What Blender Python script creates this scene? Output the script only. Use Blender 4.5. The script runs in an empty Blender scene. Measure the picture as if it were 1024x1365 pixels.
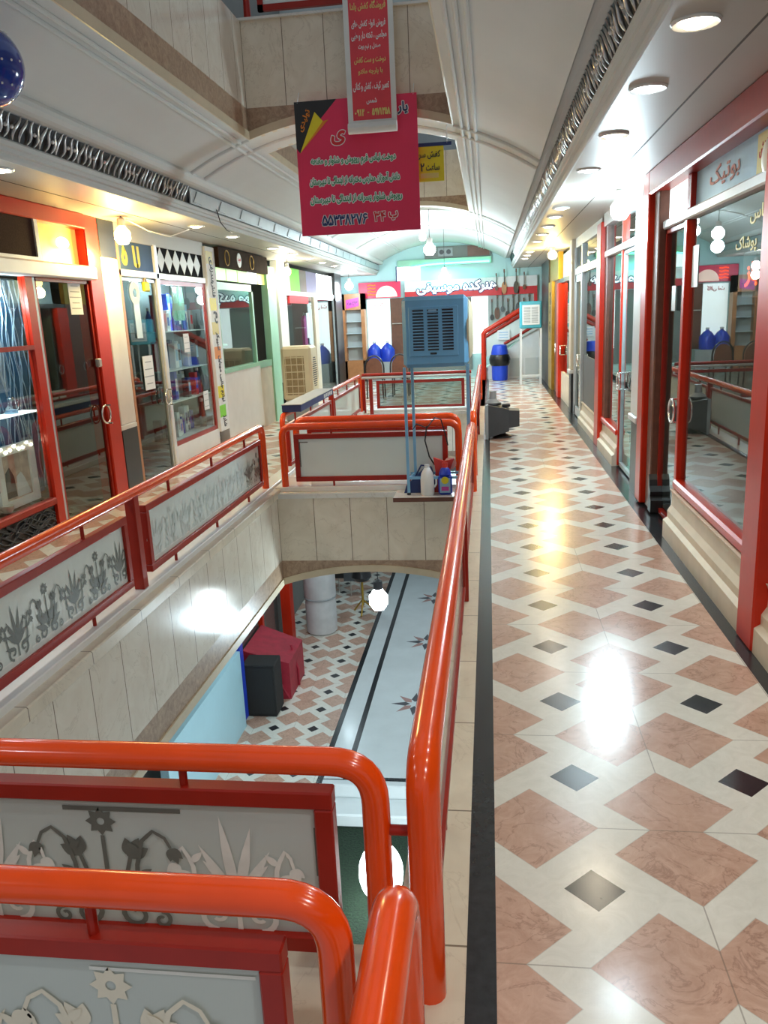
import bpy, math, random
from math import sin, cos, pi, sqrt, radians
from mathutils import Vector, Matrix
import unicodedata
random.seed(7)
SC = bpy.context.scene
COL = SC.collection

# ------------------------------------------------------------------ camera, world, exposure
F_PX = 1067.21
YAW, PITCH, ROLL = 0.136432115, 0.241742748, -0.045745355
def camera_matrix():
    cy, sy, cp, sp, cr, sr = cos(YAW), sin(YAW), cos(PITCH), sin(PITCH), cos(ROLL), sin(ROLL)
    Rz = Matrix(((cy, sy, 0), (-sy, cy, 0), (0, 0, 1)))
    Rx = Matrix(((1, 0, 0), (0, cp, -sp), (0, sp, cp)))
    C = Matrix(((1, 0, 0), (0, 0, -1), (0, 1, 0)))
    Rr = Matrix(((cr, -sr, 0), (sr, cr, 0), (0, 0, 1)))
    M = Rr @ C @ Rx @ Rz                      # rows: image right, image down, forward
    X, Yd, Zf = M[0], M[1], M[2]
    R = Matrix((X, -Yd, -Zf)).transposed()
    m = R.to_4x4(); m.translation = (0, 0, 1.7)
    return m
cam = bpy.data.cameras.new('camera'); cam_o = bpy.data.objects.new('camera', cam); COL.objects.link(cam_o)
cam.sensor_fit = 'VERTICAL'; cam.sensor_height = 36.0; cam.lens = F_PX * 36.0 / 1365.0
cam.clip_start = 0.02; cam.clip_end = 200
cam_o.matrix_world = camera_matrix()
SC.camera = cam_o

WORLD_STRENGTH = 0.42
EXPOSURE = 0.06
world = bpy.data.worlds.new('ambient_fill'); SC.world = world; world.use_nodes = True  # even fill light added to the hall through its open ends
bg = world.node_tree.nodes['Background']
bg.inputs[0].default_value = (0.80, 0.90, 1.0, 1); bg.inputs[1].default_value = WORLD_STRENGTH
SC.view_settings.view_transform = 'Standard'; SC.view_settings.look = 'None'
SC.view_settings.exposure = EXPOSURE; SC.view_settings.gamma = 1; SC.view_settings.use_curve_mapping = False
DOWNLIGHT_W = 32.0      # each recessed downlight
CFL_W = 75.0            # bare bulbs
WARM = (1.0, 0.86, 0.64); NEUTRAL = (0.95, 0.97, 1.0); COOL = (0.70, 0.90, 1.0); YELLOW = (1.0, 0.72, 0.25)
SC.cycles.max_bounces = 8; SC.cycles.transparent_max_bounces = 16; SC.cycles.caustics_reflective = False; SC.cycles.caustics_refractive = False

# ------------------------------------------------------------------ materials
class NT:
    def __init__(s, name):
        s.mat = bpy.data.materials.new(name); s.mat.use_nodes = True
        s.t = s.mat.node_tree; s.n = s.t.nodes; s.l = s.t.links
        s.b = s.n['Principled BSDF']; s.out = s.n['Material Output']
    def val(s, x, sock):
        if isinstance(x, (int, float)): sock.default_value = x
        elif isinstance(x, tuple): sock.default_value = x if len(x) == 4 else (*x, 1)
        else: s.l.new(x, sock)
    def m(s, op, a, b=0.0, c=None):
        n = s.n.new('ShaderNodeMath'); n.operation = op
        s.val(a, n.inputs[0]); s.val(b, n.inputs[1])
        if c is not None: s.val(c, n.inputs[2])
        return n.outputs[0]
    def mix(s, f, a, b):
        n = s.n.new('ShaderNodeMix'); n.data_type = 'RGBA'
        s.val(f, n.inputs[0]); s.val(a, n.inputs[6]); s.val(b, n.inputs[7])
        return n.outputs[2]
    def coord(s):
        n = s.n.new('ShaderNodeNewGeometry'); sp = s.n.new('ShaderNodeSeparateXYZ')
        s.l.new(n.outputs['Position'], sp.inputs[0]); return n.outputs['Position'], sp.outputs
    def noise(s, vec, scale, detail=4, rough=0.55, dist=0.0):
        n = s.n.new('ShaderNodeTexNoise'); s.l.new(vec, n.inputs['Vector'])
        n.inputs['Scale'].default_value = scale; n.inputs['Detail'].default_value = detail
        n.inputs['Roughness'].default_value = rough; n.inputs['Distortion'].default_value = dist
        return n.outputs[0]
    def ramp(s, f, p0, p1):
        n = s.n.new('ShaderNodeMapRange'); s.l.new(f, n.inputs[0])
        n.inputs[1].default_value = p0; n.inputs[2].default_value = p1
        return n.outputs[0]
    def bump(s, h, st, d=0.01):
        n = s.n.new('ShaderNodeBump'); n.inputs['Strength'].default_value = st; n.inputs['Distance'].default_value = d
        s.l.new(h, n.inputs['Height']); s.l.new(n.outputs[0], s.b.inputs['Normal'])

def pm(name, col, rough=0.5, metal=0.0, var=0.10, scale=6.0, emit=None, es=0.0, bump=0.0, coat=0.0, spec=0.5):
    t = NT(name); t.b.inputs['Specular IOR Level'].default_value = spec; pos, _ = t.coord(); f = t.noise(pos, scale)
    dark = tuple(c * (1 - var) for c in col)
    t.l.new(t.mix(t.ramp(f, 0.3, 0.7), dark, col), t.b.inputs['Base Color'])
    t.b.inputs['Roughness'].default_value = rough; t.b.inputs['Metallic'].default_value = metal
    if coat: t.b.inputs['Coat Weight'].default_value = coat; t.b.inputs['Coat Roughness'].default_value = 0.08
    if emit: t.b.inputs['Emission Color'].default_value = (*emit, 1); t.b.inputs['Emission Strength'].default_value = es
    if bump: t.bump(f, bump)
    return t.mat

def glass(name, tint=(0.9, 0.95, 0.94), base=0.06, fres=1.5, rough=0.0):
    t = NT(name); t.n.remove(t.b)
    tr = t.n.new('ShaderNodeBsdfTransparent'); tr.inputs[0].default_value = (*tint, 1)
    gl = t.n.new('ShaderNodeBsdfGlossy'); gl.inputs[0].default_value = (0.92, 0.98, 0.97, 1); gl.inputs['Roughness'].default_value = rough
    fr = t.n.new('ShaderNodeFresnel'); fr.inputs[0].default_value = fres
    pos, _ = t.coord(); f = t.noise(pos, 1.3)
    bf = t.n.new('ShaderNodeNewGeometry').outputs['Backfacing']
    fac = t.m('MULTIPLY', t.m('ADD', fr.outputs[0], t.m('MULTIPLY', f, base)), t.m('SUBTRACT', 1.0, bf))
    mx = t.n.new('ShaderNodeMixShader'); t.l.new(fac, mx.inputs[0]); t.l.new(tr.outputs[0], mx.inputs[1]); t.l.new(gl.outputs[0], mx.inputs[2])
    t.l.new(mx.outputs[0], t.out.inputs[0]); return t.mat

def frosted(name, col, clear=0.2):
    t = NT(name); t.n.remove(t.b)
    pos, _ = t.coord(); f = t.noise(pos, 3.0)
    d = t.n.new('ShaderNodeBsdfDiffuse'); t.l.new(t.mix(f, tuple(c * .92 for c in col), col), d.inputs[0])
    tl = t.n.new('ShaderNodeBsdfTranslucent'); tl.inputs[0].default_value = (*col, 1)
    a = t.n.new('ShaderNodeMixShader'); a.inputs[0].default_value = 0.15; t.l.new(d.outputs[0], a.inputs[1]); t.l.new(tl.outputs[0], a.inputs[2])
    tr = t.n.new('ShaderNodeBsdfTransparent')
    b = t.n.new('ShaderNodeMixShader'); b.inputs[0].default_value = clear; t.l.new(a.outputs[0], b.inputs[1]); t.l.new(tr.outputs[0], b.inputs[2])
    gl = t.n.new('ShaderNodeBsdfGlossy'); gl.inputs['Roughness'].default_value = 0.08
    fr = t.n.new('ShaderNodeFresnel'); fr.inputs[0].default_value = 1.45
    bf = t.n.new('ShaderNodeNewGeometry').outputs['Backfacing']
    c = t.n.new('ShaderNodeMixShader'); t.l.new(t.m('MULTIPLY', fr.outputs[0], t.m('SUBTRACT', 1.0, bf)), c.inputs[0]); t.l.new(b.outputs[0], c.inputs[1]); t.l.new(gl.outputs[0], c.inputs[2])
    t.l.new(c.outputs[0], t.out.inputs[0]); return t.mat

def floor_mat(name, ox, oy, per, rough=0.16):
    """basket-weave terrazzo: black squares, pairs of pink marble lozenges, white strips"""
    t = NT(name); pos, o = t.coord()
    u = t.m('DIVIDE', t.m('SUBTRACT', o[0], ox), per); v = t.m('DIVIDE', t.m('SUBTRACT', o[1], oy), per)
    fu, fv = t.m('FRACT', u), t.m('FRACT', v)
    par = t.m('FLOORED_MODULO', t.m('ADD', t.m('FLOOR', u), t.m('FLOOR', v)), 2.0)
    a0 = t.m('ABSOLUTE', t.m('SUBTRACT', fu, 0.5)); b0 = t.m('ABSOLUTE', t.m('SUBTRACT', fv, 0.5))
    d = t.m('SUBTRACT', b0, a0)
    a = t.m('ADD', a0, t.m('MULTIPLY', par, d)); b = t.m('SUBTRACT', b0, t.m('MULTIPLY', par, d))
    pk = t.m('ADD', a, t.m('ABSOLUTE', t.m('SUBTRACT', b, 0.22)))
    pk = t.m('MINIMUM', pk, t.m('ADD', b, t.m('ABSOLUTE', t.m('SUBTRACT', 0.78, a))))
    pink = t.m('LESS_THAN', pk, 0.36)
    black = t.m('GREATER_THAN', t.m('ADD', a0, b0), 0.85)
    # joints between the marble pieces
    j1 = t.m('MULTIPLY', t.m('LESS_THAN', b, 0.0035), t.m('MAXIMUM', t.m('SUBTRACT', 1.0, pink), t.m('LESS_THAN', a, 0.19)))
    j2 = t.m('MULTIPLY', t.m('LESS_THAN', a, 0.0035), t.m('SUBTRACT', 1.0, pink))
    j3 = t.m('LESS_THAN', t.m('ABSOLUTE', t.m('SUBTRACT', pk, 0.362)), 0.003)
    joint = t.m('MINIMUM', t.m('ADD', t.m('ADD', j1, j2), t.m('MULTIPLY', j3, 0.5)), 1.0)
    n1 = t.noise(pos, 5.0, 6, 0.6, 1.2); n2 = t.noise(pos, 9.0, 6, 0.7, 2.0); n3 = t.noise(pos, 1.1, 2)
    vein = t.m('SUBTRACT', 1.0, t.ramp(t.m('ABSOLUTE', t.m('SUBTRACT', n1, 0.5)), 0.0, 0.02))
    pc = t.mix(t.ramp(n2, 0.3, 0.7), (0.48, 0.29, 0.21), (0.63, 0.41, 0.31))
    pc = t.mix(t.m('MULTIPLY', vein, 0.45), pc, (0.22, 0.10, 0.07))
    wc = t.mix(t.ramp(n2, 0.3, 0.75), (0.68, 0.65, 0.57), (0.80, 0.77, 0.69))
    c = t.mix(pink, wc, pc)
    c = t.mix(black, c, t.mix(n2, (0.012, 0.012, 0.014), (0.03, 0.03, 0.033)))
    c = t.mix(t.m('MULTIPLY', joint, 0.55), c, (0.16, 0.13, 0.10))
    t.l.new(c, t.b.inputs['Base Color'])
    t.l.new(t.m('ADD', t.m('MULTIPLY', t.ramp(n3, 0.3, 0.7), 0.10), rough), t.b.inputs['Roughness'])
    t.b.inputs['Specular IOR Level'].default_value = 0.6
    t.bump(n1, 0.03, 0.01)
    return t.mat

def slab_mat(name, axis, step, col, dark, rough=0.25, off=0.0, veins=True):
    """polished cream marble slabs with thin joints along one axis"""
    t = NT(name); pos, o = t.coord()
    s = t.m('FRACT', t.m('DIVIDE', t.m('SUBTRACT', o[axis], off), step))
    j = t.m('GREATER_THAN', t.m('ABSOLUTE', t.m('SUBTRACT', s, 0.5)), 0.5 - 0.0035 / step)
    cell = t.m('FLOOR', t.m('DIVIDE', t.m('SUBTRACT', o[axis], off), step))
    w = t.n.new('ShaderNodeTexWhiteNoise'); w.noise_dimensions = '1D'; t.l.new(cell, w.inputs['W'])
    n1 = t.noise(pos, 2.2, 6, 0.6, 1.5); n2 = t.noise(pos, 5.0, 5, 0.6, 0.6)
    c = t.mix(t.ramp(n2, 0.3, 0.7), dark, col)
    c = t.mix(t.m('MULTIPLY', w.outputs[0], 0.35), c, dark)
    if veins:
        vein = t.m('SUBTRACT', 1.0, t.ramp(t.m('ABSOLUTE', t.m('SUBTRACT', n1, 0.5)), 0.0, 0.012))
        c = t.mix(t.m('MULTIPLY', vein, 0.25), c, (0.32, 0.24, 0.16))
    c = t.mix(j, c, (0.20, 0.15, 0.10))
    t.l.new(c, t.b.inputs['Base Color']); t.b.inputs['Roughness'].default_value = rough
    return t.mat

def brown_mat(name):
    t = NT(name); pos, o = t.coord()
    n = t.noise(pos, 14, 6, 0.7, 1.5)
    t.l.new(t.mix(t.ramp(n, 0.35, 0.65), (0.27, 0.17, 0.11), (0.46, 0.33, 0.22)), t.b.inputs['Base Color'])
    t.b.inputs['Roughness'].default_value = 0.3; return t.mat

M = {}
M['floor'] = floor_mat('terrazzo_floor', 0.295, 2.11, 0.6)
M['lfloor'] = floor_mat('lower_terrazzo_floor', -3.27, 11.17, 0.6, 0.25)
M['black_band'] = pm('black_granite', (0.03, 0.032, 0.036), 0.22, var=0.4, scale=30)
M['ledge'] = slab_mat('cream_ledge', 1, 0.62, (0.72, 0.64, 0.50), (0.60, 0.52, 0.40), 0.3)
M['cap'] = slab_mat('white_cap', 1, 1.2, (0.80, 0.80, 0.76), (0.66, 0.64, 0.58), 0.25)
M['tile_x'] = slab_mat('cream_slabs_x', 0, 0.37, (0.80, 0.73, 0.60), (0.68, 0.60, 0.47), 0.22, off=-2.13)
M['tile_y'] = slab_mat('cream_slabs_y', 1, 0.37, (0.76, 0.71, 0.60), (0.66, 0.58, 0.47), 0.15)
M['brown'] = brown_mat('brown_marble')
M['edge'] = pm('pale_stone_edge', (0.62, 0.52, 0.36), 0.35)
M['plaster'] = pm('white_plaster', (0.63, 0.65, 0.63), 0.75, var=0.05, scale=2)
M['soffit'] = pm('soffit_panels', (0.50, 0.485, 0.44), 0.45, var=0.05, scale=2)
M['dark_joint'] = pm('dark_joint', (0.10, 0.09, 0.08), 0.7)
M['silver'] = pm('silver_leaf', (0.75, 0.75, 0.74), 0.3, metal=0.8, var=0.3, scale=20)
M['dark_back'] = pm('dark_recess', (0.03, 0.03, 0.035), 0.6)
M['red_pipe'] = pm('orange_red_gloss_paint', (0.86, 0.075, 0.004), 0.2, var=0.10, scale=9, coat=0.15)
M['red_frame'] = pm('dark_red_paint', (0.36, 0.018, 0.008), 0.32, var=0.15, scale=9, spec=0.35)
M['red_post'] = pm('red_post_paint', (0.58, 0.025, 0.006), 0.30, var=0.12, scale=5, spec=0.35)
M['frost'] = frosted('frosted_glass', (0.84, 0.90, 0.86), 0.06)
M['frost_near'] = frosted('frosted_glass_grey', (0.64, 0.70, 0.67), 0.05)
M['etch_dark'] = pm('clear_etching_dark', (0.16, 0.17, 0.15), 0.3, var=0.25, scale=12)
M['etch_pale'] = pm('clear_etching_pale', (0.86, 0.87, 0.82), 0.3, var=0.15, scale=12)
M['etch_faint'] = pm('faint_etching', (0.66, 0.72, 0.69), 0.3, var=0.1, scale=12)  # flowers paled in colour, standing in for reflections on the pane
M['etch_cream'] = pm('clear_etching_cream', (0.78, 0.72, 0.58), 0.3, var=0.1, scale=12)
M['glass'] = glass('shop_glass')
M['glass_dark'] = glass('smoked_shop_glass', (0.55, 0.60, 0.58), 0.10)
M['white_metal'] = pm('white_aluminium', (0.78, 0.80, 0.80), 0.3, metal=0.2, var=0.06)
M['grey_metal'] = pm('grey_aluminium', (0.50, 0.55, 0.58), 0.35, metal=0.3, var=0.08)
M['chrome'] = pm('chrome', (0.85, 0.85, 0.85), 0.12, metal=1.0, var=0.05)
M['steel'] = pm('brushed_steel', (0.62, 0.60, 0.56), 0.28, metal=0.7, var=0.12)
M['cream_base'] = pm('cream_plinth_stone', (0.72, 0.64, 0.50), 0.4, var=0.15, scale=5)
M['white_tile'] = pm('white_tile', (0.80, 0.80, 0.78), 0.22, var=0.06)
M['black'] = pm('black_paint', (0.018, 0.018, 0.02), 0.35, var=0.2)
M['wood_brown'] = pm('brown_wood', (0.16, 0.06, 0.035), 0.4, var=0.3, scale=15)
M['orange_wood'] = pm('orange_wood', (0.50, 0.22, 0.09), 0.4, var=0.2, scale=10)
M['blue_cooler'] = pm('blue_enamel', (0.17, 0.45, 0.72), 0.32, var=0.12, scale=5, coat=0.2)
M['blue_stand'] = pm('light_blue_enamel', (0.22, 0.48, 0.72), 0.35, var=0.1)
M['teal'] = pm('teal_enamel', (0.05, 0.38, 0.48), 0.35)
M['beige'] = pm('beige_plastic', (0.70, 0.62, 0.42), 0.4, var=0.06)
M['tan_grille'] = pm('tan_grille', (0.36, 0.26, 0.13), 0.6, var=0.3, scale=25)
M['matte_black'] = pm('matte_black_film', (0.012, 0.012, 0.015), 0.8, spec=0.05)
M['matte_blue'] = pm('matte_blue_film', (0.10, 0.17, 0.30), 0.7, spec=0.1)
M['sign_brown'] = pm('dark_brown_sign', (0.05, 0.03, 0.018), 0.8, var=0.4, spec=0.05)
M['paper'] = pm('white_paper', (0.80, 0.82, 0.82), 0.7, var=0.05)
M['ink'] = pm('dark_ink', (0.03, 0.03, 0.05), 0.6)
M['navy'] = pm('navy_print', (0.02, 0.04, 0.16), 0.5)
M['banner_red'] = pm('crimson_banner_print', (0.80, 0.03, 0.11), 0.4, var=0.08, scale=3)
M['banner_red2'] = pm('red_banner_print', (0.74, 0.05, 0.07), 0.4, var=0.15, scale=5)
M['banner_white'] = pm('banner_vinyl', (0.74, 0.76, 0.74), 0.45)
M['yellow'] = pm('yellow_print', (0.80, 0.68, 0.02), 0.5)
M['gold_print'] = pm('gold_print', (0.75, 0.62, 0.20), 0.5)
M['green_print'] = pm('green_print', (0.02, 0.32, 0.12), 0.5)
M['red_print'] = pm('red_print', (0.65, 0.02, 0.03), 0.5)
M['orange'] = pm('orange_print', (0.80, 0.25, 0.02), 0.5)
M['magenta'] = pm('magenta_print', (0.62, 0.06, 0.38), 0.5)
M['lime'] = pm('lime_print', (0.25, 0.75, 0.05), 0.5)
M['purple'] = pm('purple_print', (0.30, 0.24, 0.40), 0.5)
M['sky_print'] = pm('light_blue_print', (0.30, 0.52, 0.72), 0.4)
M['blue'] = pm('blue_plastic', (0.015, 0.05, 0.50), 0.35)
M['bin_blue'] = pm('bin_blue_plastic', (0.02, 0.07, 0.62), 0.35)
M['cyan_board'] = pm('pale_blue_board', (0.42, 0.68, 0.78), 0.4, var=0.08, scale=2)
M['bag_black'] = pm('black_bin_liner', (0.012, 0.012, 0.014), 0.3, var=0.4, scale=20, bump=0.4)
M['crt'] = pm('charcoal_plastic', (0.05, 0.055, 0.06), 0.5, var=0.2)
M['crt_light'] = pm('grey_plastic', (0.32, 0.35, 0.36), 0.5)
M['red_cloth'] = pm('crimson_tarpaulin', (0.42, 0.015, 0.04), 0.55, var=0.3, scale=8, bump=0.4)
M['white_cloth'] = pm('white_wrapped_cloth', (0.62, 0.62, 0.62), 0.8, var=0.15, scale=5, bump=0.3)
M['speaker'] = pm('black_speaker_cloth', (0.02, 0.02, 0.02), 0.8, var=0.3, scale=60)
M['turf'] = pm('green_turf', (0.012, 0.035, 0.014), 0.95, var=0.8, scale=40, bump=1.0)
M['white_marble'] = pm('white_marble', (0.70, 0.74, 0.74), 0.18, var=0.08, scale=3)
M['star_a'] = pm('rose_marble', (0.46, 0.27, 0.24), 0.25, var=0.2)
M['star_b'] = pm('grey_marble', (0.10, 0.10, 0.11), 0.25, var=0.2)
M['green_frame'] = pm('mint_green_paint', (0.30, 0.58, 0.42), 0.4, var=0.08)
M['gold'] = pm('gold_trim', (0.50, 0.32, 0.05), 0.35, metal=0.6, var=0.3)
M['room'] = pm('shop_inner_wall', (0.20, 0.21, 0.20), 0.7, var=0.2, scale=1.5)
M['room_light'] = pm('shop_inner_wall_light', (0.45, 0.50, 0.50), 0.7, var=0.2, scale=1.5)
M['blind'] = pm('brown_roller_blind', (0.06, 0.032, 0.026), 0.8, var=0.4, scale=90, spec=0.05)
M['yellow_lit_glass'] = pm('yellow_lit_transom', (0.75, 0.50, 0.12), 0.3, var=0.1, emit=(1.0, 0.6, 0.12), es=0.55)  # yellow light on the transom put into its colour and glow
M['lit_panel'] = pm('lit_white_panel', (0.85, 0.9, 0.9), 0.4, emit=(0.9, 1.0, 1.0), es=1.6)  # painted glow, used also on shelf, poster, sign letters and doorway
M['lit_green'] = pm('lit_green_panel', (0.6, 0.8, 0.4), 0.4, emit=(0.55, 0.85, 0.35), es=0.7)
M['lit_yellow'] = pm('lit_yellow_panel', (0.8, 0.8, 0.2), 0.4, emit=(0.85, 0.85, 0.2), es=0.7)
M['neon'] = pm('green_neon', (0.3, 1, 0.8), 0.4, emit=(0.10, 1.0, 0.62), es=6.0)
M['led_red'] = pm('red_led_sign', (1, 0.1, 0.02), 0.4, emit=(1.0, 0.09, 0.02), es=2.5)
M['lit_pink'] = pm('lit_pink_sign', (0.9, 0.6, 0.5), 0.4, emit=(1.0, 0.72, 0.62), es=0.9)
M['rope'] = pm('silver_strands', (0.42, 0.55, 0.68), 0.35, metal=0.3, var=0.4, scale=15)
M['rope_dark'] = pm('dark_strands', (0.05, 0.055, 0.06), 0.5, var=0.4)
M['blue_panel'] = pm('deep_blue_backing', (0.05, 0.17, 0.32), 0.5, var=0.3, scale=3)
M['crystal'] = glass('crystal', (0.85, 0.9, 0.95), 0.2, 1.6)
M['balloon'] = pm('blue_balloon', (0.01, 0.05, 0.35), 0.12, var=0.3, coat=0.5)
M['skin_photo'] = pm('portrait_print', (0.55, 0.42, 0.34), 0.4, var=0.4, scale=12)
M['clear_ice'] = pm('frosted_plastic', (0.6, 0.72, 0.75), 0.3)
M['teal_wall'] = pm('teal_wall_paint', (0.50, 0.74, 0.74), 0.6, var=0.08, scale=2)
M['grey_dark'] = pm('dark_grey_sheet', (0.10, 0.11, 0.12), 0.5)
M['red_lid'] = pm('red_plastic', (0.62, 0.04, 0.03), 0.4)
M['pink_cloth'] = pm('pink_cloth', (0.70, 0.38, 0.36), 0.8)
def bulb_mat(name, col, s): return pm(name, (1, 1, 1), 0.4, emit=col, es=s)
M['bulb_cool'] = bulb_mat('cool_bulb', (0.85, 0.97, 1.0), 22)
M['bulb_warm'] = bulb_mat('warm_bulb', (1.0, 0.84, 0.58), 20)
M['bulb_yellow'] = bulb_mat('yellow_bulb', (1.0, 0.72, 0.22), 14)

# ------------------------------------------------------------------ mesh building
ROOT = {}
def rootloc(p): return ROOT.get(p.name, Vector((0, 0, 0))) if p else Vector((0, 0, 0))
class MB:
    def __init__(s): s.v = []; s.f = []
    def add(s, vs, fs):
        o = len(s.v); s.v += [tuple(v) for v in vs]; s.f += [tuple(i + o for i in f) for f in fs]; return s
    def box(s, x0, x1, y0, y1, z0, z1, bev=0.0):
        if x0 > x1: x0, x1 = x1, x0
        if y0 > y1: y0, y1 = y1, y0
        if z0 > z1: z0, z1 = z1, z0
        b = min(bev, (x1 - x0) / 3, (y1 - y0) / 3, (z1 - z0) / 3)
        if b <= 0:
            vs = [(x, y, z) for z in (z0, z1) for y in (y0, y1) for x in (x0, x1)]
            return s.add(vs, [(0, 2, 3, 1), (4, 5, 7, 6), (0, 1, 5, 4), (2, 6, 7, 3), (0, 4, 6, 2), (1, 3, 7, 5)])
        def ring(z, i):
            X0, X1, Y0, Y1 = x0 + i, x1 - i, y0 + i, y1 - i
            return [(X0 + b, Y0, z), (X1 - b, Y0, z), (X1, Y0 + b, z), (X1, Y1 - b, z), (X1 - b, Y1, z), (X0 + b, Y1, z), (X0, Y1 - b, z), (X0, Y0 + b, z)]
        def ring2(z):
            X0, X1, Y0, Y1 = x0 + b, x1 - b, y0 + b, y1 - b
            return [(X0, Y0, z), (X1, Y0, z), (X1, Y0, z), (X1, Y1, z), (X1, Y1, z), (X0, Y1, z), (X0, Y1, z), (X0, Y0, z)]
        rs = ring2(z0) + ring(z0 + b, 0) + ring(z1 - b, 0) + ring2(z1); fs = []
        for k in range(3):
            for i in range(8):
                j = (i + 1) % 8; q = (k * 8 + i, k * 8 + j, k * 8 + 8 + j, k * 8 + 8 + i); fs.append(q)
        fs.append((7, 5, 3, 1)); fs.append((24, 26, 28, 30))
        return s.add(rs, fs)
    def obox(s, c, ax, ay, az):
        """box from centre and three half-axis vectors"""
        c, ax, ay, az = map(Vector, (c, ax, ay, az))
        vs = [c + i * ax + j * ay + k * az for k in (-1, 1) for j in (-1, 1) for i in (-1, 1)]
        return s.add(vs, [(0, 2, 3, 1), (4, 5, 7, 6), (0, 1, 5, 4), (2, 6, 7, 3), (0, 4, 6, 2), (1, 3, 7, 5)])
    def tube(s, path, r, n=12, caps=True):
        P = [Vector(p) for p in path]; R = r if isinstance(r, (list, tuple)) else [r] * len(P)
        rings = []; up = None
        for i, p in enumerate(P):
            a = P[max(i - 1, 0)]; b = P[min(i + 1, len(P) - 1)]
            t = (b - a).normalized()
            if up is None:
                up = Vector((0, 0, 1)) if abs(t.z) < 0.9 else Vector((1, 0, 0))
            x = up.cross(t)
            if x.length < 1e-5: x = Vector((1, 0, 0)).cross(t)
            x.normalize(); y = t.cross(x).normalized(); up = y
            rings.append([p + (x * cos(2 * pi * k / n) + y * sin(2 * pi * k / n)) * R[i] for k in range(n)])
        vs = [v for rg in rings for v in rg]; fs = []
        for i in range(len(P) - 1):
            for k in range(n):
                j = (k + 1) % n; fs.append((i * n + k, i * n + j, (i + 1) * n + j, (i + 1) * n + k))
        if caps: fs.append(tuple(reversed(range(n)))); fs.append(tuple((len(P) - 1) * n + k for k in range(n)))
        return s.add(vs, fs)
    def lathe(s, prof, c, n=20, axis='Z', caps=True):
        c = Vector(c); vs = []; fs = []
        for r, h in prof:
            for k in range(n):
                a = 2 * pi * k / n
                if axis == 'Z': vs.append(c + Vector((r * cos(a), r * sin(a), h)))
                elif axis == 'Y': vs.append(c + Vector((r * cos(a), h, r * sin(a))))
                else: vs.append(c + Vector((h, r * cos(a), r * sin(a))))
        m = len(prof)
        for i in range(m - 1):
            for k in range(n):
                j = (k + 1) % n; fs.append((i * n + k, i * n + j, (i + 1) * n + j, (i + 1) * n + k))
        if caps: fs.append(tuple(reversed(range(n)))); fs.append(tuple((m - 1) * n + k for k in range(n)))
        return s.add(vs, fs)
    def ball(s, c, rx, ry=None, rz=None, n=20, m=12):
        ry = ry or rx; rz = rz or rx; c = Vector(c); vs = [c + Vector((0, 0, -rz))]; fs = []
        for i in range(1, m):
            t = pi * i / m - pi / 2
            for k in range(n):
                a = 2 * pi * k / n; vs.append(c + Vector((rx * cos(t) * cos(a), ry * cos(t) * sin(a), rz * sin(t))))
        vs.append(c + Vector((0, 0, rz))); L = len(vs) - 1
        for k in range(n):
            fs.append((0, 1 + (k + 1) % n, 1 + k)); fs.append((L, 1 + (m - 2) * n + k, 1 + (m - 2) * n + (k + 1) % n))
        for i in range(m - 2):
            for k in range(n):
                j = (k + 1) % n; fs.append((1 + i * n + k, 1 + i * n + j, 1 + (i + 1) * n + j, 1 + (i + 1) * n + k))
        return s.add(vs, fs)
    def torus(s, c, R, r, axis='X', n=24, m=8):
        c = Vector(c); pts = []
        for k in range(n):
            a = 2 * pi * k / n; pts.append((cos(a), sin(a)))
        vs = []; fs = []
        for (ca, sa) in pts:
            for q in range(m):
                b = 2 * pi * q / m; rr = R + r * cos(b); h = r * sin(b)
                d = {'X': (h, rr * ca, rr * sa), 'Y': (rr * ca, h, rr * sa), 'Z': (rr * ca, rr * sa, h)}[axis]
                vs.append(c + Vector(d))
        for k in range(n):
            for q in range(m):
                fs.append((k * m + q, ((k + 1) % n) * m + q, ((k + 1) % n) * m + (q + 1) % m, k * m + (q + 1) % m))
        return s.add(vs, fs)
    def prism(s, poly, O, U, V, W):
        """polygon (list of 2-D points) in plane O + u U + v V, extruded along W"""
        O, U, V, W = map(Vector, (O, U, V, W)); n = len(poly)
        a = [O + U * p[0] + V * p[1] for p in poly]; b = [p + W for p in a]
        fs = [tuple(range(n)), tuple(reversed(range(n, 2 * n)))] + [(i, i + n, (i + 1) % n + n, (i + 1) % n) for i in range(n)]
        return s.add(a + b, fs)
    def build(s, name, mat, parent=None, smooth=None, fixn=True):
        me = bpy.data.meshes.new(name); off = rootloc(parent)
        me.from_pydata([tuple(Vector(v) - off) for v in s.v], [], s.f); me.update()
        if fixn:
            import bmesh
            bm = bmesh.new(); bm.from_mesh(me); bmesh.ops.recalc_face_normals(bm, faces=bm.faces); bm.to_mesh(me); bm.free()
        me.materials.append(M[mat] if isinstance(mat, str) else mat)
        o = bpy.data.objects.new(name, me); COL.objects.link(o)
        if parent: o.parent = parent; ROOT[o.name] = off
        if smooth:
            for p in me.polygons: p.use_smooth = True
            try: me.set_sharp_from_angle(angle=radians(smooth if smooth > 1 else 40))
            except Exception: pass
        return o
def tag(o, label, cat, group=None, kind=None):
    o['label'] = label; o['category'] = cat
    if group: o['group'] = group
    if kind: o['kind'] = kind
    return o
def thing(name, label, cat, loc=(0, 0, 0), group=None):
    o = bpy.data.objects.new(name, None); COL.objects.link(o); o.location = loc; o.empty_display_size = 0.05
    ROOT[o.name] = Vector(loc); return tag(o, label, cat, group)
def struct(name, mb, mat, smooth=None, fixn=True):
    o = mb.build(name, mat, None, smooth, fixn); o['kind'] = 'structure'; return o
def B(*a, **k): return MB().box(*a, **k)
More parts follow.
